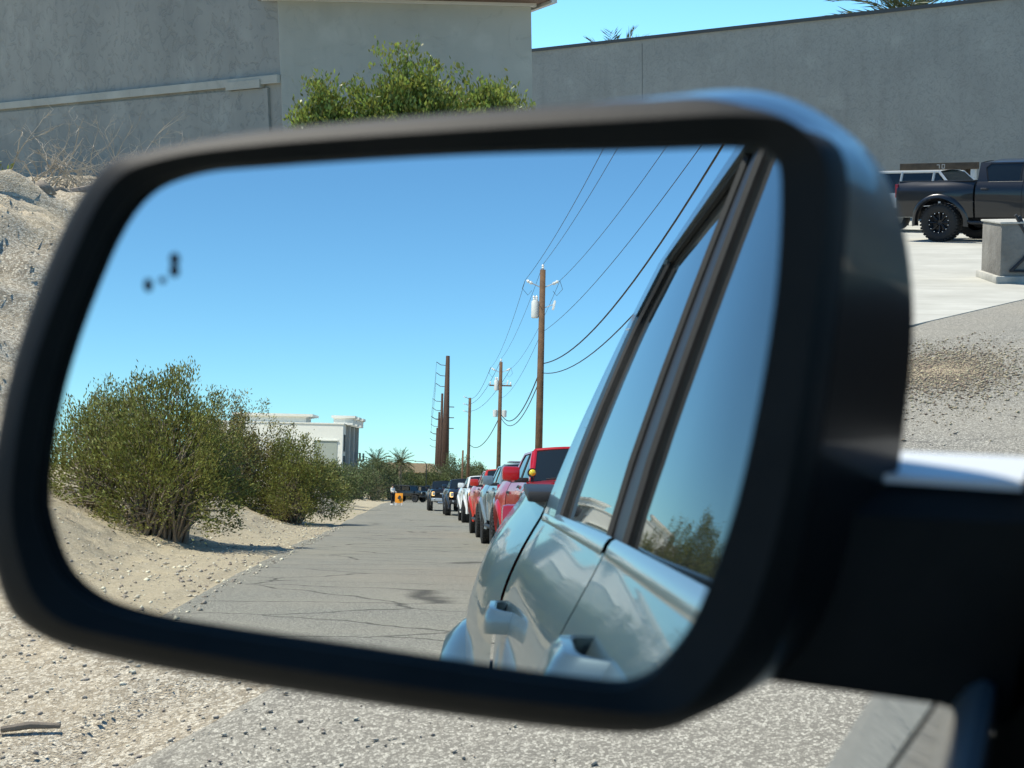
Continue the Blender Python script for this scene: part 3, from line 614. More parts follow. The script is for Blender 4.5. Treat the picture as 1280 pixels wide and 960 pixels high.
def warehouse():
    a, b = Vector((-22.34-18.3, 56.02+8.0)), Vector((-4.258+36.6, 48.12-16.0)); L = (b-a).length
    r = empty('warehouse', (a.x, a.y, 0), math.atan2(b.y-a.y, b.x-a.x), 'long windowless grey warehouse wall with a dark parapet edge', 'building')
    MB().box((L/2, 6, 3.4), (L, 12, 7.2)).build('wall', STW, r, False)
    MB().box((L/2, 6, 7.06), (L+.16, 12.16, .12)).build('parapet_cap', mat('cap_dark', (.05, .055, .055), .6), r, False)
    for x in (26.2, 60): MB().box((x, -.004, 3.4), (.02, .012, 6.9)).build('control_joint', mat('joint_dark', (.13, .135, .13), .9), r, False)
warehouse()

# ------------------------------------------------------------------ vegetation
def leaves(P, D, ln, wd, jit=.5):
    """quads at P pointing along D (numpy)"""
    n = len(P); D = D+rng.normal(0, jit, (n, 3)); D /= np.linalg.norm(D, axis=1)[:, None]+1e-9
    B = np.cross(D, rng.normal(0, 1, (n, 3))); B /= np.linalg.norm(B, axis=1)[:, None]+1e-9
    l_ = (ln*rng.uniform(.6, 1.3, n))[:, None]; w_ = (wd*rng.uniform(.7, 1.2, n))[:, None]
    V = np.stack([P, P+D*l_*.5+B*w_*.5, P+D*l_, P+D*l_*.5-B*w_*.5], 1).reshape(-1, 3)
    return V, np.arange(4*n).reshape(-1, 4)
def shrub(name, loc, rx, ry, h, nbr, nlf, ln, wd, lm, sm_, label, cat, group=None, spread=.9, twig=None, lift=.12, tuft=.16, zbias=.75):
    """woody shrub: stems fan out of the base, each ends in a spray of leafy twigs"""
    r = empty(name, loc, 0, label, cat, group); st = MB(); Ps, Ds = [], []
    twig = twig if twig is not None else nbr
    for k in range(nbr):
        a = random.uniform(0, 2*math.pi); u = random.random()**.5; q = random.random()**zbias
        lobes = .78+.22*math.sin(3*a+loc[0])+.16*math.sin(5*a+loc[1]*2)
        top = Vector((rx*u*math.cos(a)*lobes*(1-.30*q*q), ry*u*math.sin(a)*lobes*(1-.30*q*q), h*(lift+(1-lift)*q)*(1-.42*u*u)*(.80+.28*lobes*random.random())))
        b0_ = Vector((random.uniform(-.2, .2)*rx, random.uniform(-.2, .2)*ry, -.08))
        m_ = b0_.lerp(top, .5)+Vector((0, 0, .10*h))
        if k < twig: st.tube([b0_, m_, top], [.022*h/2.5+.006, .014*h/2.5+.003, .004], 5, False)
        dr = (top-m_).normalized(); nt_ = max(2, int(nlf*random.uniform(.6, 1.4)))
        t = rng.uniform(-.3, 1.0, nt_); 
        base_ = np.array(top)+np.outer(t, np.array(dr))*spread*tuft*3
        Ps.append(base_+rng.normal(0, 1, (nt_, 3))*tuft*(1.15-.7*np.clip(t, 0, 1))[:, None]); Ds.append(np.tile(np.array(dr)+np.array([0, 0, .35]), (nt_, 1)))
    st.build('stems', sm_, r, angle=180)
    V, F_ = leaves(np.concatenate(Ps), np.concatenate(Ds), ln, wd)
    V[:, 2] = np.maximum(V[:, 2], -.02)
    fastmesh('foliage', V, F_, lm, r)
    return r
CREO = mat('creosote_leaf', (.245, .235, .05), .6, c2=(.145, .16, .036), vscale=1.3, island=.45, trans=.28)
CRE2 = mat('creosote_dry', (.26, .22, .07), .65, c2=(.16, .155, .045), vscale=1.1, island=.45, trans=.25)
GREN = mat('bright_leaf', (.31, .34, .065), .5, c2=(.17, .22, .045), vscale=2.4, island=.45, trans=.32)
DESR = mat('desert_tree_leaf', (.14, .16, .055), .6, c2=(.095, .12, .038), vscale=1.0, island=.4, trans=.25)
FAR = mat('far_leaf', (.15, .17, .075), .6, c2=(.11, .135, .055), vscale=.8, island=.35, trans=.25)
STEM = mat('shrub_stem', (.24, .20, .15), .85, var=.3)
TWIG = mat('dead_twig', (.47, .40, .30), .85, var=.35, vscale=9)
def on(x, y, dz=0): return (x, y, H(x, y)+dz)
shrub('creosote_bush', on(-7.95, -26.4, -.05), 2.05, 2.0, 3.4, 330, 100, .085, .028, CREO, STEM, 'largest olive creosote bush leaning over the sandy bank by the road', 'bush', 'roadside creosote bushes', tuft=.13)
shrub('creosote_bush', on(-9.5, -27.2, -.05), 1.6, 1.5, 2.7, 130, 80, .085, .028, CREO, STEM, 'creosote bush just behind the largest one on the sand', 'bush', 'roadside creosote bushes', tuft=.13)
shrub('creosote_bush', on(-8.9, -46.5, -.05), 2.3, 2.4, 2.9, 300, 95, .085, .04, CREO, STEM, 'wide low creosote bush casting shade on the road edge', 'bush', 'roadside creosote bushes', tuft=.16)
shrub('creosote_bush', on(-10.9, -46.5, -.05), 2.4, 2.3, 3.55, 250, 95, .085, .04, CRE2, STEM, 'tall creosote bush with pale airy top in front of the white building', 'bush', 'roadside creosote bushes', tuft=.16)
shrub('creosote_bush', on(-12.6, -39.0, -.05), 1.8, 1.8, 2.5, 150, 90, .085, .04, CRE2, STEM, 'creosote bush growing on the bank top behind the largest one', 'bush', 'roadside creosote bushes', tuft=.16)
for k, (x, y, s_, lb) in enumerate(((-12.6, -84, 2.4, 'dense bush behind the far sand mound'), (-14.2, -96, 2.6, 'dense bush right behind the person in white'), (-16.5, -104, 3.0, 'tall scrub bush below the white building'))):
    shrub('desert_shrub', on(x, y, -.05), s_*.9, s_*.9, s_, 120, 70, .13, .07, (DESR, FAR)[k % 2], STEM, lb, 'bush', 'far roadside shrubs', tuft=.22)
# bright bush before the annex
shrub('green_bush', (-10.5, 19.7, 0), 1.8, 1.2, 3.35, 620, 130, .085, .04, GREN, STEM, 'bright green bush growing against the pale stucco annex wall', 'bush', 'green bushes by the stucco wall', tuft=.14, zbias=.5, lift=.3)
shrub('green_bush', (-9.35, 20.4, 0), 1.15, .9, 3.2, 300, 120, .085, .04, GREN, STEM, 'greyer green bush at the end of the stucco annex wall', 'bush', 'green bushes by the stucco wall', tuft=.14, zbias=.5, lift=.3)
shrub('green_bush', (-11.7, 19.3, 0), 1.05, .8, 3.0, 240, 120, .085, .04, GREN, STEM, 'small yellow green bush next to the bright green one', 'bush', 'green bushes by the stucco wall', tuft=.13, zbias=.5, lift=.35)
shrub('green_bush', on(-9.1, 8.75), .2, .2, .32, 18, 45, .05, .02, GREN, STEM, 'tiny green bush on the crest of the sandy bank', 'bush', tuft=.07)
# dead brush on the berm crest
def deadbrush(loc, n_, L, label):
    st = MB()
    def br(p, d, l_, r_, dep):
        pts = [p]; q = p; dd_ = d
        for i in range(3):
            dd_ = (dd_+Vector((random.gauss(0, .22), random.gauss(0, .22), random.gauss(0, .16)))).normalized(); q = q+dd_*l_/3; pts.append(q)
        st.tube(pts, [r_, r_*.85, r_*.7, r_*.5], 4, False)
        if dep:
            for i in range(random.choice((2, 3, 3))):
                nd = (dd_+Vector((random.gauss(0, .65), random.gauss(0, .65), random.gauss(0, .5)))).normalized(); br(pts[random.choice((1, 2, 3))], nd, l_*random.uniform(.45, .75), r_*.6, dep-1)
    for k in range(n_):
        a = random.uniform(0, 2*math.pi); e = random.uniform(.15, 1.0)
        br(Vector((random.uniform(-.35, .35), random.uniform(-.25, .25), -.03)), Vector((math.cos(a)*math.cos(e), math.sin(a)*math.cos(e), math.sin(e))), L*random.uniform(.5, 1), .0075, 3)
    o = st.build('dead_shrub', TWIG, None, angle=180); o.location = loc
    return tag(o, label, 'dead shrub', 'dead shrubs on the bank')
deadbrush(on(-8.75, 10.4), 44, .62, 'bare twiggy dead shrub on the bank crest beside the log')
deadbrush(on(-8.35, 10.9), 26, .5, 'smaller dead shrub with brown tips near the mirror corner')
deadbrush(on(-8.85, 9.4), 18, .6, 'sparse dead shrub with long pale twigs on the bank crest')
deadbrush(on(-8.15, 11.3), 9, .35, 'little tuft of dead twigs against the stucco wall')
deadbrush(on(-9.6, -24.0), 9, .6, 'grey dead shrub at the foot of the creosote bush')
deadbrush(on(-8.7, -22.3), 7, .35, 'flattened dead twigs lying on the sandy bank')
lg = MB().tube([(-.30, 0, .05), (-.1, .02, .08), (.12, .05, .05), (.30, .12, -.03)], [.045, .05, .045, .03], 9).build('dead_log', GREYW); lg.location = on(-7.95, 9.05, .02); lg.rotation_euler = (0, 0, rad(15)); tag(lg, 'short weathered log lying on the sandy bank', 'log')
for k, (x, y, a, L_, lb) in enumerate(((-3.60, 3.02, .5, .085, 'broken stick lying on the gravel shoulder'), (-3.70, 2.92, .3, .06, 'short dark twig end on the gravel shoulder'))):
    o = MB().tube([(-L_, 0, .012), (0, .006, .018), (L_, -.004, .014)], [.010, .012, .008], 7).build('stick', GREYW); o.location = on(x, y, .004); o.rotation_euler = (0, 0, a); tag(o, lb, 'stick')
# ---- rocks and gravel
ico = bmesh.new(); bmesh.ops.create_icosphere(ico, subdivisions=1, radius=1); IV = np.array([v.co[:] for v in ico.verts]); IF = np.array([[v.index for v in f.verts] for f in ico.faces]); ico.free()
ROCK = mat('rock', (.34, .29, .22), .9, c2=(.20, .165, .125), vscale=5, bump=.5, bscale=20)
ROC2 = mat('gravel_stone', (.47, .43, .35), .9, island=.55)
RMS = []
for k in range(4):
    V_ = IV*(1+rng.normal(0, .2, (len(IV), 1)))*np.array([1, .8, .6]); me = fastmesh('rock', V_, IF, ROCK); RMS.append(me.data); bpy.data.objects.remove(me)
big = [(-7.7, 8.0, .10), (-7.35, 8.35, .07), (-8.05, 8.6, .13), (-7.2, 7.75, .06), (-8.3, 8.9, .09), (-7.0, 8.6, .08), (-7.5, 8.9, .12), (-6.8, 7.2, .05), (-6.6, 7.9, .06), (-6.2, 7.0, .05), (-8.4, 8.2, .08), (-7.9, 7.6, .05)]
for k, (x, y, s_) in enumerate(big):
    o = link(bpy.data.objects.new('rock', RMS[k % 4])); o.location = on(x, y, s_*.15); o.scale = (s_,)*3; o.rotation_euler = (random.uniform(-.4, .4), random.uniform(-.4, .4), random.uniform(0, 6))
    tag(o, 'loose angular stone on the sandy bank slope', 'rock', 'loose stones on the bank')
def scatter(name, n_, fx, smin, smax, m, label):
    pts = [fx() for _ in range(n_)]; Vs, Fs = [], []
    oc = np.array([(1, 0, 0), (-1, 0, 0), (0, 1, 0), (0, -1, 0), (0, 0, .7), (0, 0, -.6)], float); of = np.array([(0, 2, 4), (2, 1, 4), (1, 3, 4), (3, 0, 4), (2, 0, 5), (1, 2, 5), (3, 1, 5), (0, 3, 5)])
    for i, (x, y) in enumerate(pts):
        s_ = smin+(smax-smin)*random.random()**5; a = random.random()*6.28; c_, n2 = math.cos(a), math.sin(a)
        v = oc*np.array([1, random.uniform(.5, 1), random.uniform(.5, .9)])*s_+rng.normal(0, .18*s_, (6, 3)); v = np.stack([v[:, 0]*c_-v[:, 1]*n2, v[:, 0]*n2+v[:, 1]*c_, v[:, 2]], 1)
        z = H(x, y)+(.042 if x > edge(y)+.1 else 0); Vs.append(v+np.array([x, y, z+s_*.2])); Fs.append(of+6*i)
    tag(fastmesh(name, np.concatenate(Vs), np.concatenate(Fs), m), label, None, None, 'stuff')
def near_pt():
    while True:
        y = 1.8+10*random.random()**1.5; x = random.uniform(-10.5, edge(y)+1.6)
        if x < edge(y)+.1 or random.random() < .6*(1-(x-edge(y)-.1)/1.5): return x, y
def far_pt():
    y = random.uniform(-45, -8); x = edge(y)-abs(random.gauss(0, 3.2))+.35; return x, y
scatter('gravel', 60000, near_pt, .0025, .013, ROC2, 'loose gravel spread over the sandy shoulder')
scatter('pebbles', 9000, far_pt, .008, .05, ROC2, 'pale pebbles strewn over the roadside sand')
# dirt spilled on the asphalt
def dirt_pt():
    a = random.uniform(0, 6.28); q = abs(random.gauss(0, .55)); return -1.8+q*.75*math.cos(a)+.25*random.random(), 11.4+q*2.0*math.sin(a)
scatter('dirt', 22000, dirt_pt, .004, .018, mat('dirt_brown', (.36, .295, .20), .95, island=.35), 'brown dirt and grit spilled over the asphalt')

# ---- palms and trees
PALM = mat('palm_leaf', (.13, .145, .05), .55, c2=(.09, .105, .04), vscale=1.5, island=.35, trans=.2)
PTR = mat('palm_trunk', (.19, .15, .105), .9, var=.3, vscale=8, bump=.6, bscale=12)
def palm(loc, h, fl, nf, label, droop=1.0):
    r = empty('palm_tree', loc, 0, label, 'palm tree', 'palm trees')
    MB().tube([(0, 0, -.1), (.06, .02, h*.5), (0, 0, h)], [.30, .22, .20], 12).build('trunk', PTR, r, angle=180)
    Ps, Ds, st = [], [], MB()
    for k in range(nf):
        a = 2.4*k; e = 1.35-1.75*(k/nf)**.9*droop; p = Vector((0, 0, h-.1)); d = Vector((math.cos(a)*math.cos(e), math.sin(a)*math.cos(e), math.sin(e))); pts = [p]
        for i in range(10):
            d = (d+Vector((0, 0, -.075))).normalized(); p = p+d*fl/10; pts.append(p)
        st.tube(pts, [.03-.0026*i for i in range(11)], 4, False)
        sd = d.cross(Vector((0, 0, 1))).normalized()
        for i in range(2, 11):
            for j in range(3):
                for s_ in (-1, 1):
                    q = pts[i-1].lerp(pts[i], j/3); t = (pts[i]-pts[i-1]).normalized(); Ps.append(q); Ds.append(t*.75+sd*s_*.8+Vector((0, 0, .15)))
    st.build('frond_ribs', PTR, r, angle=180)
    V, F_ = leaves(np.array([p[:] for p in Ps]), np.array([d_[:] for d_ in Ds]), fl*.26, .05, .12); fastmesh('fronds', V, F_, PALM, r)
palm((-22.3, 68.5, 0), 7.0, 2.3, 34, 'pale palm crown just rising above the grey wall')
palm((-7.6, 63.5, 0), 8.2, 3.6, 52, 'big palm crown spreading over the grey wall')
palm((-2.4, 63.6, 0), 7.1, 3.2, 40, 'palm crown showing its lower fronds over the wall end')
palm((-19.0, -172, base(-172)), 4.7, 2.0, 30, 'far palm tree next to the white building')
palm((-16.2, -175, base(-175)), 4.9, 2.0, 30, 'far palm tree in front of the tan roof')
def tree(loc, rx, h, n_, label, lm=FAR):
    r = shrub('desert_tree', loc, rx, rx, h, n_, 75, .22, .10, lm, STEM, label, 'tree', 'far trees across the road end', tuft=.34, lift=.15, zbias=.65)
    MB().tube([(0, 0, -.2), (.05, 0, h*.25), (.1, .1, h*.5)], [.14, .11, .06], 8).build('trunk', STEM, r, angle=180)
for (u, v, d_, rx, lb) in ((448, 577, 150, 2.6, 'far olive tree beside the corner of the white building'), (470, 573, 160, 2.8, 'far tree under the left palm'), (492, 579, 178, 2.6, 'far tree under the right palm'), (513, 588, 190, 2.6, 'low far tree near the lamp post'), (545, 583, 190, 2.6, 'far green tree at the foot of the steel poles'), (566, 566, 195, 2.6, 'tallest far tree beside the steel poles'), (584, 572, 190, 2.2, 'far tree behind the short pole'), (601, 578, 196, 2.0, 'far tree behind the white pickup'), (622, 593, 205, 2.2, 'low far tree behind the queue of trucks'), (530, 592, 200, 2.4, 'hazy far shrub tree under the lamp post')):
    x = -.967-(648-u)/1707*d_; y = .72-d_; zt = 1.51+(588-v)/1707*d_; tree((x, y, base(y)-.1), rx, zt-base(y), 90, lb, (FAR, DESR)[int(u) % 2])

# ------------------------------------------------------------------ white building, tan house
def white_building():
    bx, by, bz = -21.6, -159.0, base(-159)
    r = empty('white_building', (bx, by, bz), 0, 'white three storey building with flat projecting roof caps', 'building')
    Wm = mat('white_stucco', (.78, .77, .70), .9, var=.05); G_ = mat('panel_sage', (.36, .39, .34), .9); Sh = mat('side_grey', (.34, .34, .32), .9)
    top = 6.75-bz
    MB().box((-8.5, -7.5, top/2-.5), (17, 15, top+1)).build('wall', Wm, r, False)
    for x in (-2.0, -11.5):
        q = MB().box((x, .03, top*.42), (2.7, .08, top*.72)); q = q.build('panel', G_, r, False)
        MB().box((x, .09, top*.785), (2.9, .18, .14)).build('lintel', Wm, q, False)
    MB().box((-8.5, -7.5, top+.06), (17.2, 15.2, .14)).build('parapet', Wm, r, False)
    def cap(x, y, w_, d_, z): 
        MB().box((x, y, (top+z)/2), (w_*.82, d_*.82, z-top)).build('tower', Wm, r, False)
        c_ = MB().box((x, y, z+.22), (w_, d_, .28)); c_.prism([(-1, -1), (1, -1), (1, 1), (-1, 1)], lambda p: (x+p[0]*w_*.40, y+p[1]*d_*.40, z-.06), lambda p: (x+p[0]*w_*.47, y+p[1]*d_*.47, z+.08)); c_.build('roof_cap', Wm, r, False)
    cap(-8.4, -2.6, 9.5, 5, top+.75)
    for y in (-3.2, -7.6, -12): cap(-.3, y, 2.8, 2.6, top+.75)
    for y in (-1.4, -5.4, -9.8, -13.6):
        for z in (1.2, 3.9, 6.4):
            if z < top-1:
                wn = MB().box((.03, y, z+.3), (.08, 1.2, 1.9)).build('window', GLASS, r, False); MB().box((.09, y, z-.72), (.2, 1.4, .12)).build('sill', Sh, wn, False)
    for y in (-9.8, -13.6):
        for z in (2.0, 4.7): 
            b_ = MB().box((.5, y, z), (.9, 1.6, .16)).build('balcony', Sh, r, False); MB().box((.92, y, z+.5), (.06, 1.6, .9)).build('railing', PLA, b_, False)
    for y in (-3.2, -7.6, -12): MB().box((.2, y, top/2), (.4, .9, top)).build('pilaster', Sh, r, False)
white_building()
def tan_house():
    x, y = -17.5, -204; r = empty('tan_house', (x, y, base(y)), 0, 'low tan house with a tiled roof behind the palms', 'house')
    MB().box((0, 0, 2.0), (9, 6, 4.2)).build('wall', mat('tan_stucco', (.48, .36, .20), .9), r, False)
    MB().prism([(-5, 4.0), (5, 4.0), (3.6, 5.4), (-3.6, 5.4)], lambda p: (p[0], -3.6, p[1]), lambda p: (p[0], 3.6, p[1])).build('roof', mat('tan_roof', (.42, .31, .20), .85, var=.2), r, False)
    for q in (-2.4, 2.2): MB().box((q, 3.02, 2.6), (1.4, .08, 1.4)).build('window', GLASS, r, False)
tan_house()

# ------------------------------------------------------------------ poles and lines
def insul(mb, p): mb.lathe([(0, .0), (.05, .02), (.075, .08), (.05, .12), (.075, .18), (.04, .26), (0, .28)], 10, Matrix.Translation(p))
POLES = {}
def wood_pole(k, x, y, top, r0, r1, label, style):
    z0 = base(y)-.1 if y < 0 else -.1
    r = empty('utility_pole', (x, y, z0), 0, label, 'utility pole', 'wooden utility poles'); h = top-z0
    MB().tube([(0, 0, -.4), (0, 0, h*.5), (0, 0, h)], [r0, (r0+r1)/2, r1], 12).build('pole', WOODP, r, angle=180)
    if style in (1, 2):
        a = MB(); insul(a, (0, 0, h+.02)); a.build('insulator', PORC, r)
        for s_ in (-1, 1):
            b_ = MB().tube([(s_*r1, 0, h-.9), (s_*.55, 0, h-.72)], .03, 6).build('bracket', SIL, r)
            q = MB(); q.lathe([(0, 0), (.06, .04), (.09, .14), (.05, .2), (.09, .28), (.05, .36), (0, .4)], 10, Matrix.Translation((s_*.5, 0, h-.75)) @ Matrix.Rotation(rad(62*s_), 4, 'Y')); q.build('insulator', PORC, b_)
            MB().tube([(s_*.9, 0, h-.55), (s_*1.05, 0, h-1.0), (s_*.75, 0, h-1.35), (s_*.55, 0, h-1.1)], .012, 5).build('jumper', WIRE, b_)
        c_ = MB().lathe([(0, -.1), (.18, -.08), (.20, 0), (.20, .75), (.17, .82), (0, .86)], 18, Matrix.Translation((-.36, -.02, h-2.45))); c_ = c_.build('transformer', mat('can_grey', (.62, .64, .63), .5), r)
        q = MB(); insul(q, (-.43, -.02, h-1.63)); insul(q, (-.29, -.02, h-1.63)); q.build('bushing', PORC, c_)
        MB().box((-.16, -.02, h-2.05), (.12, .1, .5)).build('bracket', SIL, c_)
        d_ = MB().box((.62, 0, h-1.85), (.12, .1, .5), Matrix.Rotation(rad(12), 3, 'Y'), .02).build('cutout_fuse', PORC, r); MB().tube([(.1, 0, h-2.0), (.6, 0, h-1.8)], .025, 6).build('bracket', SIL, d_)
        MB().box((0, -.16, h-3.0), (.12, .06, 1.6)).build('conduit', mat('conduit', (.3, .3, .29), .6), r)
    if style == 2:
        MB().box((0, 0, h-2.1), (2.0, .1, .12)).build('crossarm', WOODP, r)
        for s_ in (-1, 1):
            q = MB(); insul(q, (s_*.9, 0, h-2.03)); q.build('insulator', PORC, r)
        for s_ in (-.4, .4): MB().lathe([(0, 0), (.2, .02), (.22, .6), (0, .66)], 14, Matrix.Translation((s_, .05, h-4.9))).build('transformer', mat('can_grey', (.62, .64, .63)), r)
    if style == 3:
        for z in (.1, 1.0, 1.9):
            q = MB().tube([(-r1, 0, h-z), (-.5, 0, h-z+.12)], .03, 6).build('bracket', SIL, r); p_ = MB(); p_.lathe([(0, 0), (.07, .1), (.05, .2), (.07, .3), (0, .4)], 8, Matrix.Translation((-.5, 0, h-z+.12)) @ Matrix.Rotation(rad(-70), 4, 'Y')); p_.build('insulator', PORC, q)
    POLES[k] = (x, y, top)
wood_pole(1, .05, -70.0, 12.15, .22, .15, 'wooden utility pole with a pale transformer can near its top', 1)
wood_pole(2, -2.75, -120.0, 11.35, .22, .15, 'wooden utility pole carrying a crossarm and two transformer cans', 2)
wood_pole(3, -7.45, -175.0, 11.1, .24, .18, 'plain wooden utility pole with side insulators before the far trees', 3)
wood_pole(0, 3.6, -20.0, 12.6, .22, .15, 'wooden utility pole standing on the road verge beside the silver truck', 0)
sp = empty('utility_pole', (-7.6, -161, base(-161)-.1), 0, 'short bare wooden pole next to the far trees', 'utility pole', 'wooden utility poles'); MB().tube([(0, 0, -.3), (0, 0, 6.3)], [.14, .11], 10).build('pole', WOODP, sp, angle=180)
STEEL = mat('rust_steel', (.075, .038, .024), .75, .2, c2=(.05, .028, .02), vscale=2, var=.2)
for (x, y, top, r0, lb) in ((-16.05, -279, 25.3, .95, 'tallest rust brown steel transmission pole with side arms'), (-19.85, -329, 20.4, .62, 'second rust brown steel transmission pole'), (-24.0, -389, 18.5, .62, 'third rust brown steel transmission pole'), (-28.1, -449, 15.9, .62, 'farthest rust brown steel transmission pole')):
    r = empty('steel_pole', (x, y, base(y)-.1), 0, lb, 'steel pole', 'steel transmission poles'); h = top-base(y)+.1
    MB().tube([(0, 0, -.5), (0, 0, h)], [r0, r0*.42], 14).build('pole', STEEL, r, angle=180)
    for k, z in enumerate((2.0, 4.2, 6.4)):
        q = MB().tube([(0, 0, h-z), (-1.4, 0, h-z+.1), (-2.3, 0, h-z+.7)], .07, 6).build('arm', STEEL, r)
        q = MB().tube([(0, 0, h-z-8.5), (1.6, 0, h-z-8.5)], .09, 6).build('arm', STEEL, r)
def wire(a, b, sag, r_, label):
    a, b = Vector(a), Vector(b); n_ = 22; pts = [a.lerp(b, i/n_)-Vector((0, 0, sag*4*(i/n_)*(1-i/n_))) for i in range(n_+1)]
    tag(MB().tube(pts, r_, 5).build('power_line', WIRE), label, 'wire', 'overhead wires')
def span(i, j, items, lab):
    for dx, dz, dx2, dz2, sag, r_ in items:
        A, B = POLES[i], POLES[j]; wire((A[0]+dx, A[1], A[2]+dz), (B[0]+dx2, B[1], B[2]+dz2), sag, r_, lab)
prim = [(-.9, -.55, -.9, -.55, .7, .011), (0, .28, 0, .28, .6, .011), (.9, -.55, .9, -.55, .7, .011), (.15, -3.2, .15, -2.9, .7, .011)]
span(1, 0, prim, 'thin overhead wire running from the transformer pole to the verge pole')
span(1, 0, [(.15, -4.9, .3, -2.6, 1.5, .028), (.15, -5.4, .3, -4.0, 1.5, .022)], 'thick sagging overhead cable below the transformer pole')
span(2, 1, prim, 'thin overhead wire between the two transformer poles')
span(2, 1, [(.1, -4.6, .1, -4.9, 1.6, .035), (.1, -4.9, .1, -5.4, 1.6, .028)], 'thick sagging overhead cable between the transformer poles')
span(3, 2, [(-.5, .1, -.9, -.5, 1.2, .02), (-.5, -.8, 0, .2, 1.2, .02), (-.5, -1.7, .9, -.5, 1.2, .02)], 'thin overhead wire reaching the plain far pole')
span(3, 2, [(.1, -6.0, .1, -4.6, 1.4, .04)], 'thick overhead cable reaching the plain far pole')
for (a, b) in (((-16.05, -279, 25.3), (-19.85, -329, 20.4)), ((-19.85, -329, 20.4), (-24.0, -389, 18.5))):
    for z in (1.3, 3.5, 5.7): wire((a[0]-2.3, a[1], a[2]-z), (b[0]-2.3, b[1], b[2]-z), 1.6, .025, 'far transmission wire between the steel poles')
lp = empty('street_lamp', (-12.6, -172, base(-172)), 0, 'slim street lamp far down at the road end', 'street lamp'); MB().tube([(0, 0, -.1), (0, 0, 4.6), (-.2, 0, 4.9), (-.7, 0, 5.0)], [.07, .05, .04, .04], 8).build('post', PLA, lp); MB().box((-.95, 0, 5.0), (.6, .22, .1), bev=.03).build('lamp_head', SIL, lp)

# ------------------------------------------------------------------ person, barricade, far vehicles
def skin(name, verts, edges, radii, m, parent, root=0):
    me = bpy.data.meshes.new(name); me.from_pydata(verts, edges, []); o = link(bpy.data.objects.new(name, me), parent); me.materials.append(m)
    md = o.modifiers.new('skin', 'SKIN'); md.use_smooth_shade = True
    for i, sv in enumerate(me.skin_vertices[0].data): sv.radius = (radii[i], radii[i]); sv.use_root = (i == root)
    o.modifiers.new('sub', 'SUBSURF').render_levels = 1
    return o
def person():
    y = -117.0; r = empty('person', (-11.75, y, base(y)+.02), rad(-60), 'person in white shirt and black trousers standing at the road edge', 'person')
    SK = mat('skin', (.42, .25, .17), .6)
    v = [(0, 0, .95), (0, .01, 1.18), (0, 0, 1.42), (0, .01, 1.52), (0, .03, 1.66), (.19, 0, 1.42), (.26, .03, 1.15), (.22, .25, 1.08), (-.19, 0, 1.42), (-.25, .05, 1.15), (-.16, .28, 1.16), (.10, 0, .90), (.11, .03, .50), (.11, -.01, .09), (.12, .13, .04), (-.10, 0, .90), (-.11, .02, .50), (-.11, -.02, .09), (-.12, .12, .04), (.20, .33, 1.09), (-.13, .36, 1.18)]
    e = [(0, 1), (1, 2), (2, 3), (3, 4), (2, 5), (5, 6), (6, 7), (7, 19), (2, 8), (8, 9), (9, 10), (10, 20), (0, 11), (11, 12), (12, 13), (13, 14), (0, 15), (15, 16), (16, 17), (17, 18)]
    ra = [.13, .12, .13, .055, .10, .055, .045, .035, .055, .045, .035, .08, .06, .04, .035, .08, .06, .04, .035, .03, .03]
    skin('body', v, e, ra, SK, r)
    k = 1.16; sel = [0, 1, 2, 5, 6, 7, 8, 9, 10]; ix = {a: i for i, a in enumerate(sel)}
    skin('shirt', [v[a] for a in sel], [(ix[a], ix[b]) for a, b in e if a in ix and b in ix], [ra[a]*k+.012 for a in sel], mat('white_cloth', (.75, .75, .73), .9), r)
    sel = [0, 11, 12, 13, 15, 16, 17]; ix = {a: i for i, a in enumerate(sel)}
    skin('trousers', [v[a] for a in sel], [(ix[a], ix[b]) for a, b in e if a in ix and b in ix], [ra[a]*k+.012 for a in sel], mat('black_cloth', (.012, .012, .014), .9), r)
    for s_ in (.11, -.11): MB().box((s_, .05, .045), (.11, .30, .09), bev=.03).build('shoe', mat('white_cloth', (.75, .75, .73)), r)
    MB().lathe([(0, .13), (.07, .115), (.11, .06), (.115, -.01), (.10, -.04)], 14, Matrix.Translation((0, .02, 1.68))).build('hair', mat('dark_hair', (.02, .016, .012), .7), r)
person()
def barricade():
    y = -112.0; r = empty('barricade_sign', (-10.75, y, base(y)+.035), rad(-8), 'orange folding barricade sign standing on the road beside the person', 'sign')
    O_ = mat('sign_orange', (.85, .32, .02), .5); Wt = mat('white_decal', (.8, .8, .8))
    for s_ in (1, -1):
        b_ = MB().box((0, s_*.14, .60), (.62, .03, .82), Matrix.Rotation(rad(12*s_), 3, 'X'), .01).build('board', O_, r)
        for x in (-.24, .24): MB().tube([(x, s_*.22, .25), (x, s_*.27, 0)], .025, 6).build('leg', Wt, r)
    MB().box((.02, .25, .66), (.22, .012, .30), Matrix.Rotation(rad(12), 3, 'X') @ Matrix.Rotation(rad(30), 3, 'Y')).build('symbol', mat('symbol_black', (.03, .03, .03), .6), r)
barricade()
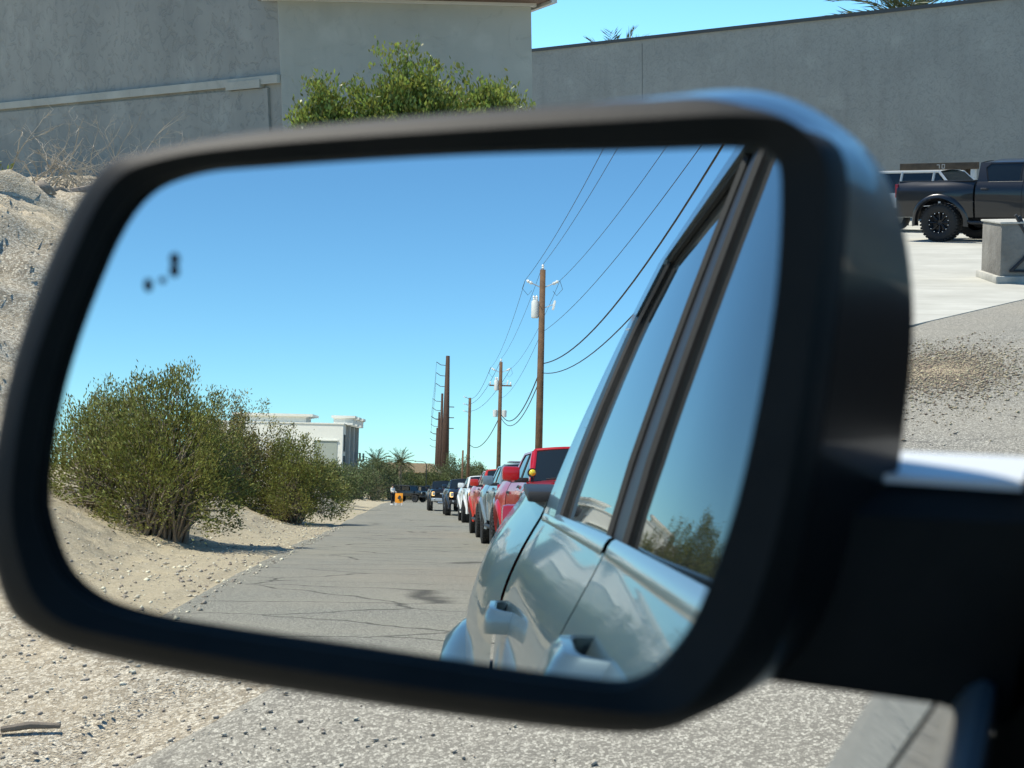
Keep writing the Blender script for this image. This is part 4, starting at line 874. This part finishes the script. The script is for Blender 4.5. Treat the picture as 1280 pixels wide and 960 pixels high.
def jeep(x, y, yaw, label, c):
    r = empty('off_road_car', (x, y, base(y)+.03), yaw, label, 'car', 'dark cars at the road end'); pm = paint('jeep_'+str(c), (c, c, c*1.1), .2)
    MB().box((0, -.3, .95), (1.62, 2.9, .62), bev=.06).build('body', pm, r); MB().box((0, 1.45, .98), (1.3, 1.0, .50), bev=.06).build('hood', pm, r)
    MB().box((0, -.55, 1.78), (1.5, 2.3, .10), bev=.04).build('roof', PLA, r)
    for sx in (-1, 1):
        for yy in (-1.65, -.5, .6): MB().tube([(sx*.78, yy+(.15 if yy > 0 else 0), 1.24), (sx*.73, yy, 1.76)], .035, 6).build('pillar', pm, r)
        MB().box((sx*.74, -1.1, 1.5), (.02, 1.05, .42)).build('window', GLASS, r, False); MB().box((sx*.74, .05, 1.5), (.02, .95, .42)).build('window', GLASS, r, False)
        MB().lathe([(0, .04), (.1, .03), (.12, 0)], 14, Matrix.Translation((sx*.48, 1.97, 1.05)) @ Matrix.Rotation(rad(-90), 4, 'X')).build('headlight', LAMP, r)
        for yy in (-1.25, 1.35):
            MB().box((sx*.83, yy, .98), (.28, .95, .08), bev=.03).build('fender', PLA, r)
            M = Matrix.Translation((sx*.78, yy, .42)) @ Matrix.Rotation(rad(90)*sx, 4, 'Y')
            wl = MB().lathe([(0, .06), (.2, .08), (.23, .11), (.23, -.12)], 20, M).build('wheel', RIM, r); MB().lathe([(.23, -.13), (.38, -.14), (.42, -.08), (.42, .08), (.38, .14), (.23, .13)], 24, M).build('tyre', RUB, wl)
    MB().prism([(-.72, .72, 1.26), (.72, .72, 1.26), (.68, .58, 1.74), (-.68, .58, 1.74)], lambda p: p, lambda p: (p[0], p[1]-.02, p[2])).build('windshield', GLASS, r, False)
    MB().box((0, 1.98, .66), (1.6, .2, .18), bev=.03).build('front_bumper', PLA, r); MB().box((0, 1.955, .98), (.7, .04, .34), bev=.01).build('grille', DARK, r)
    MB().box((0, -1.765, 1.45), (1.3, .02, .45)).build('rear_window', GLASS, r, False)
jeep(-13.0, -150, rad(-62), 'black off-road car turning across the road end', .012)
jeep(-12.0, -163, rad(-20), 'dark grey off-road car waiting behind the turning one', .03)
jeep(-9.4, -158, rad(-4), 'charcoal off-road car stopped behind the black pickup', .02)
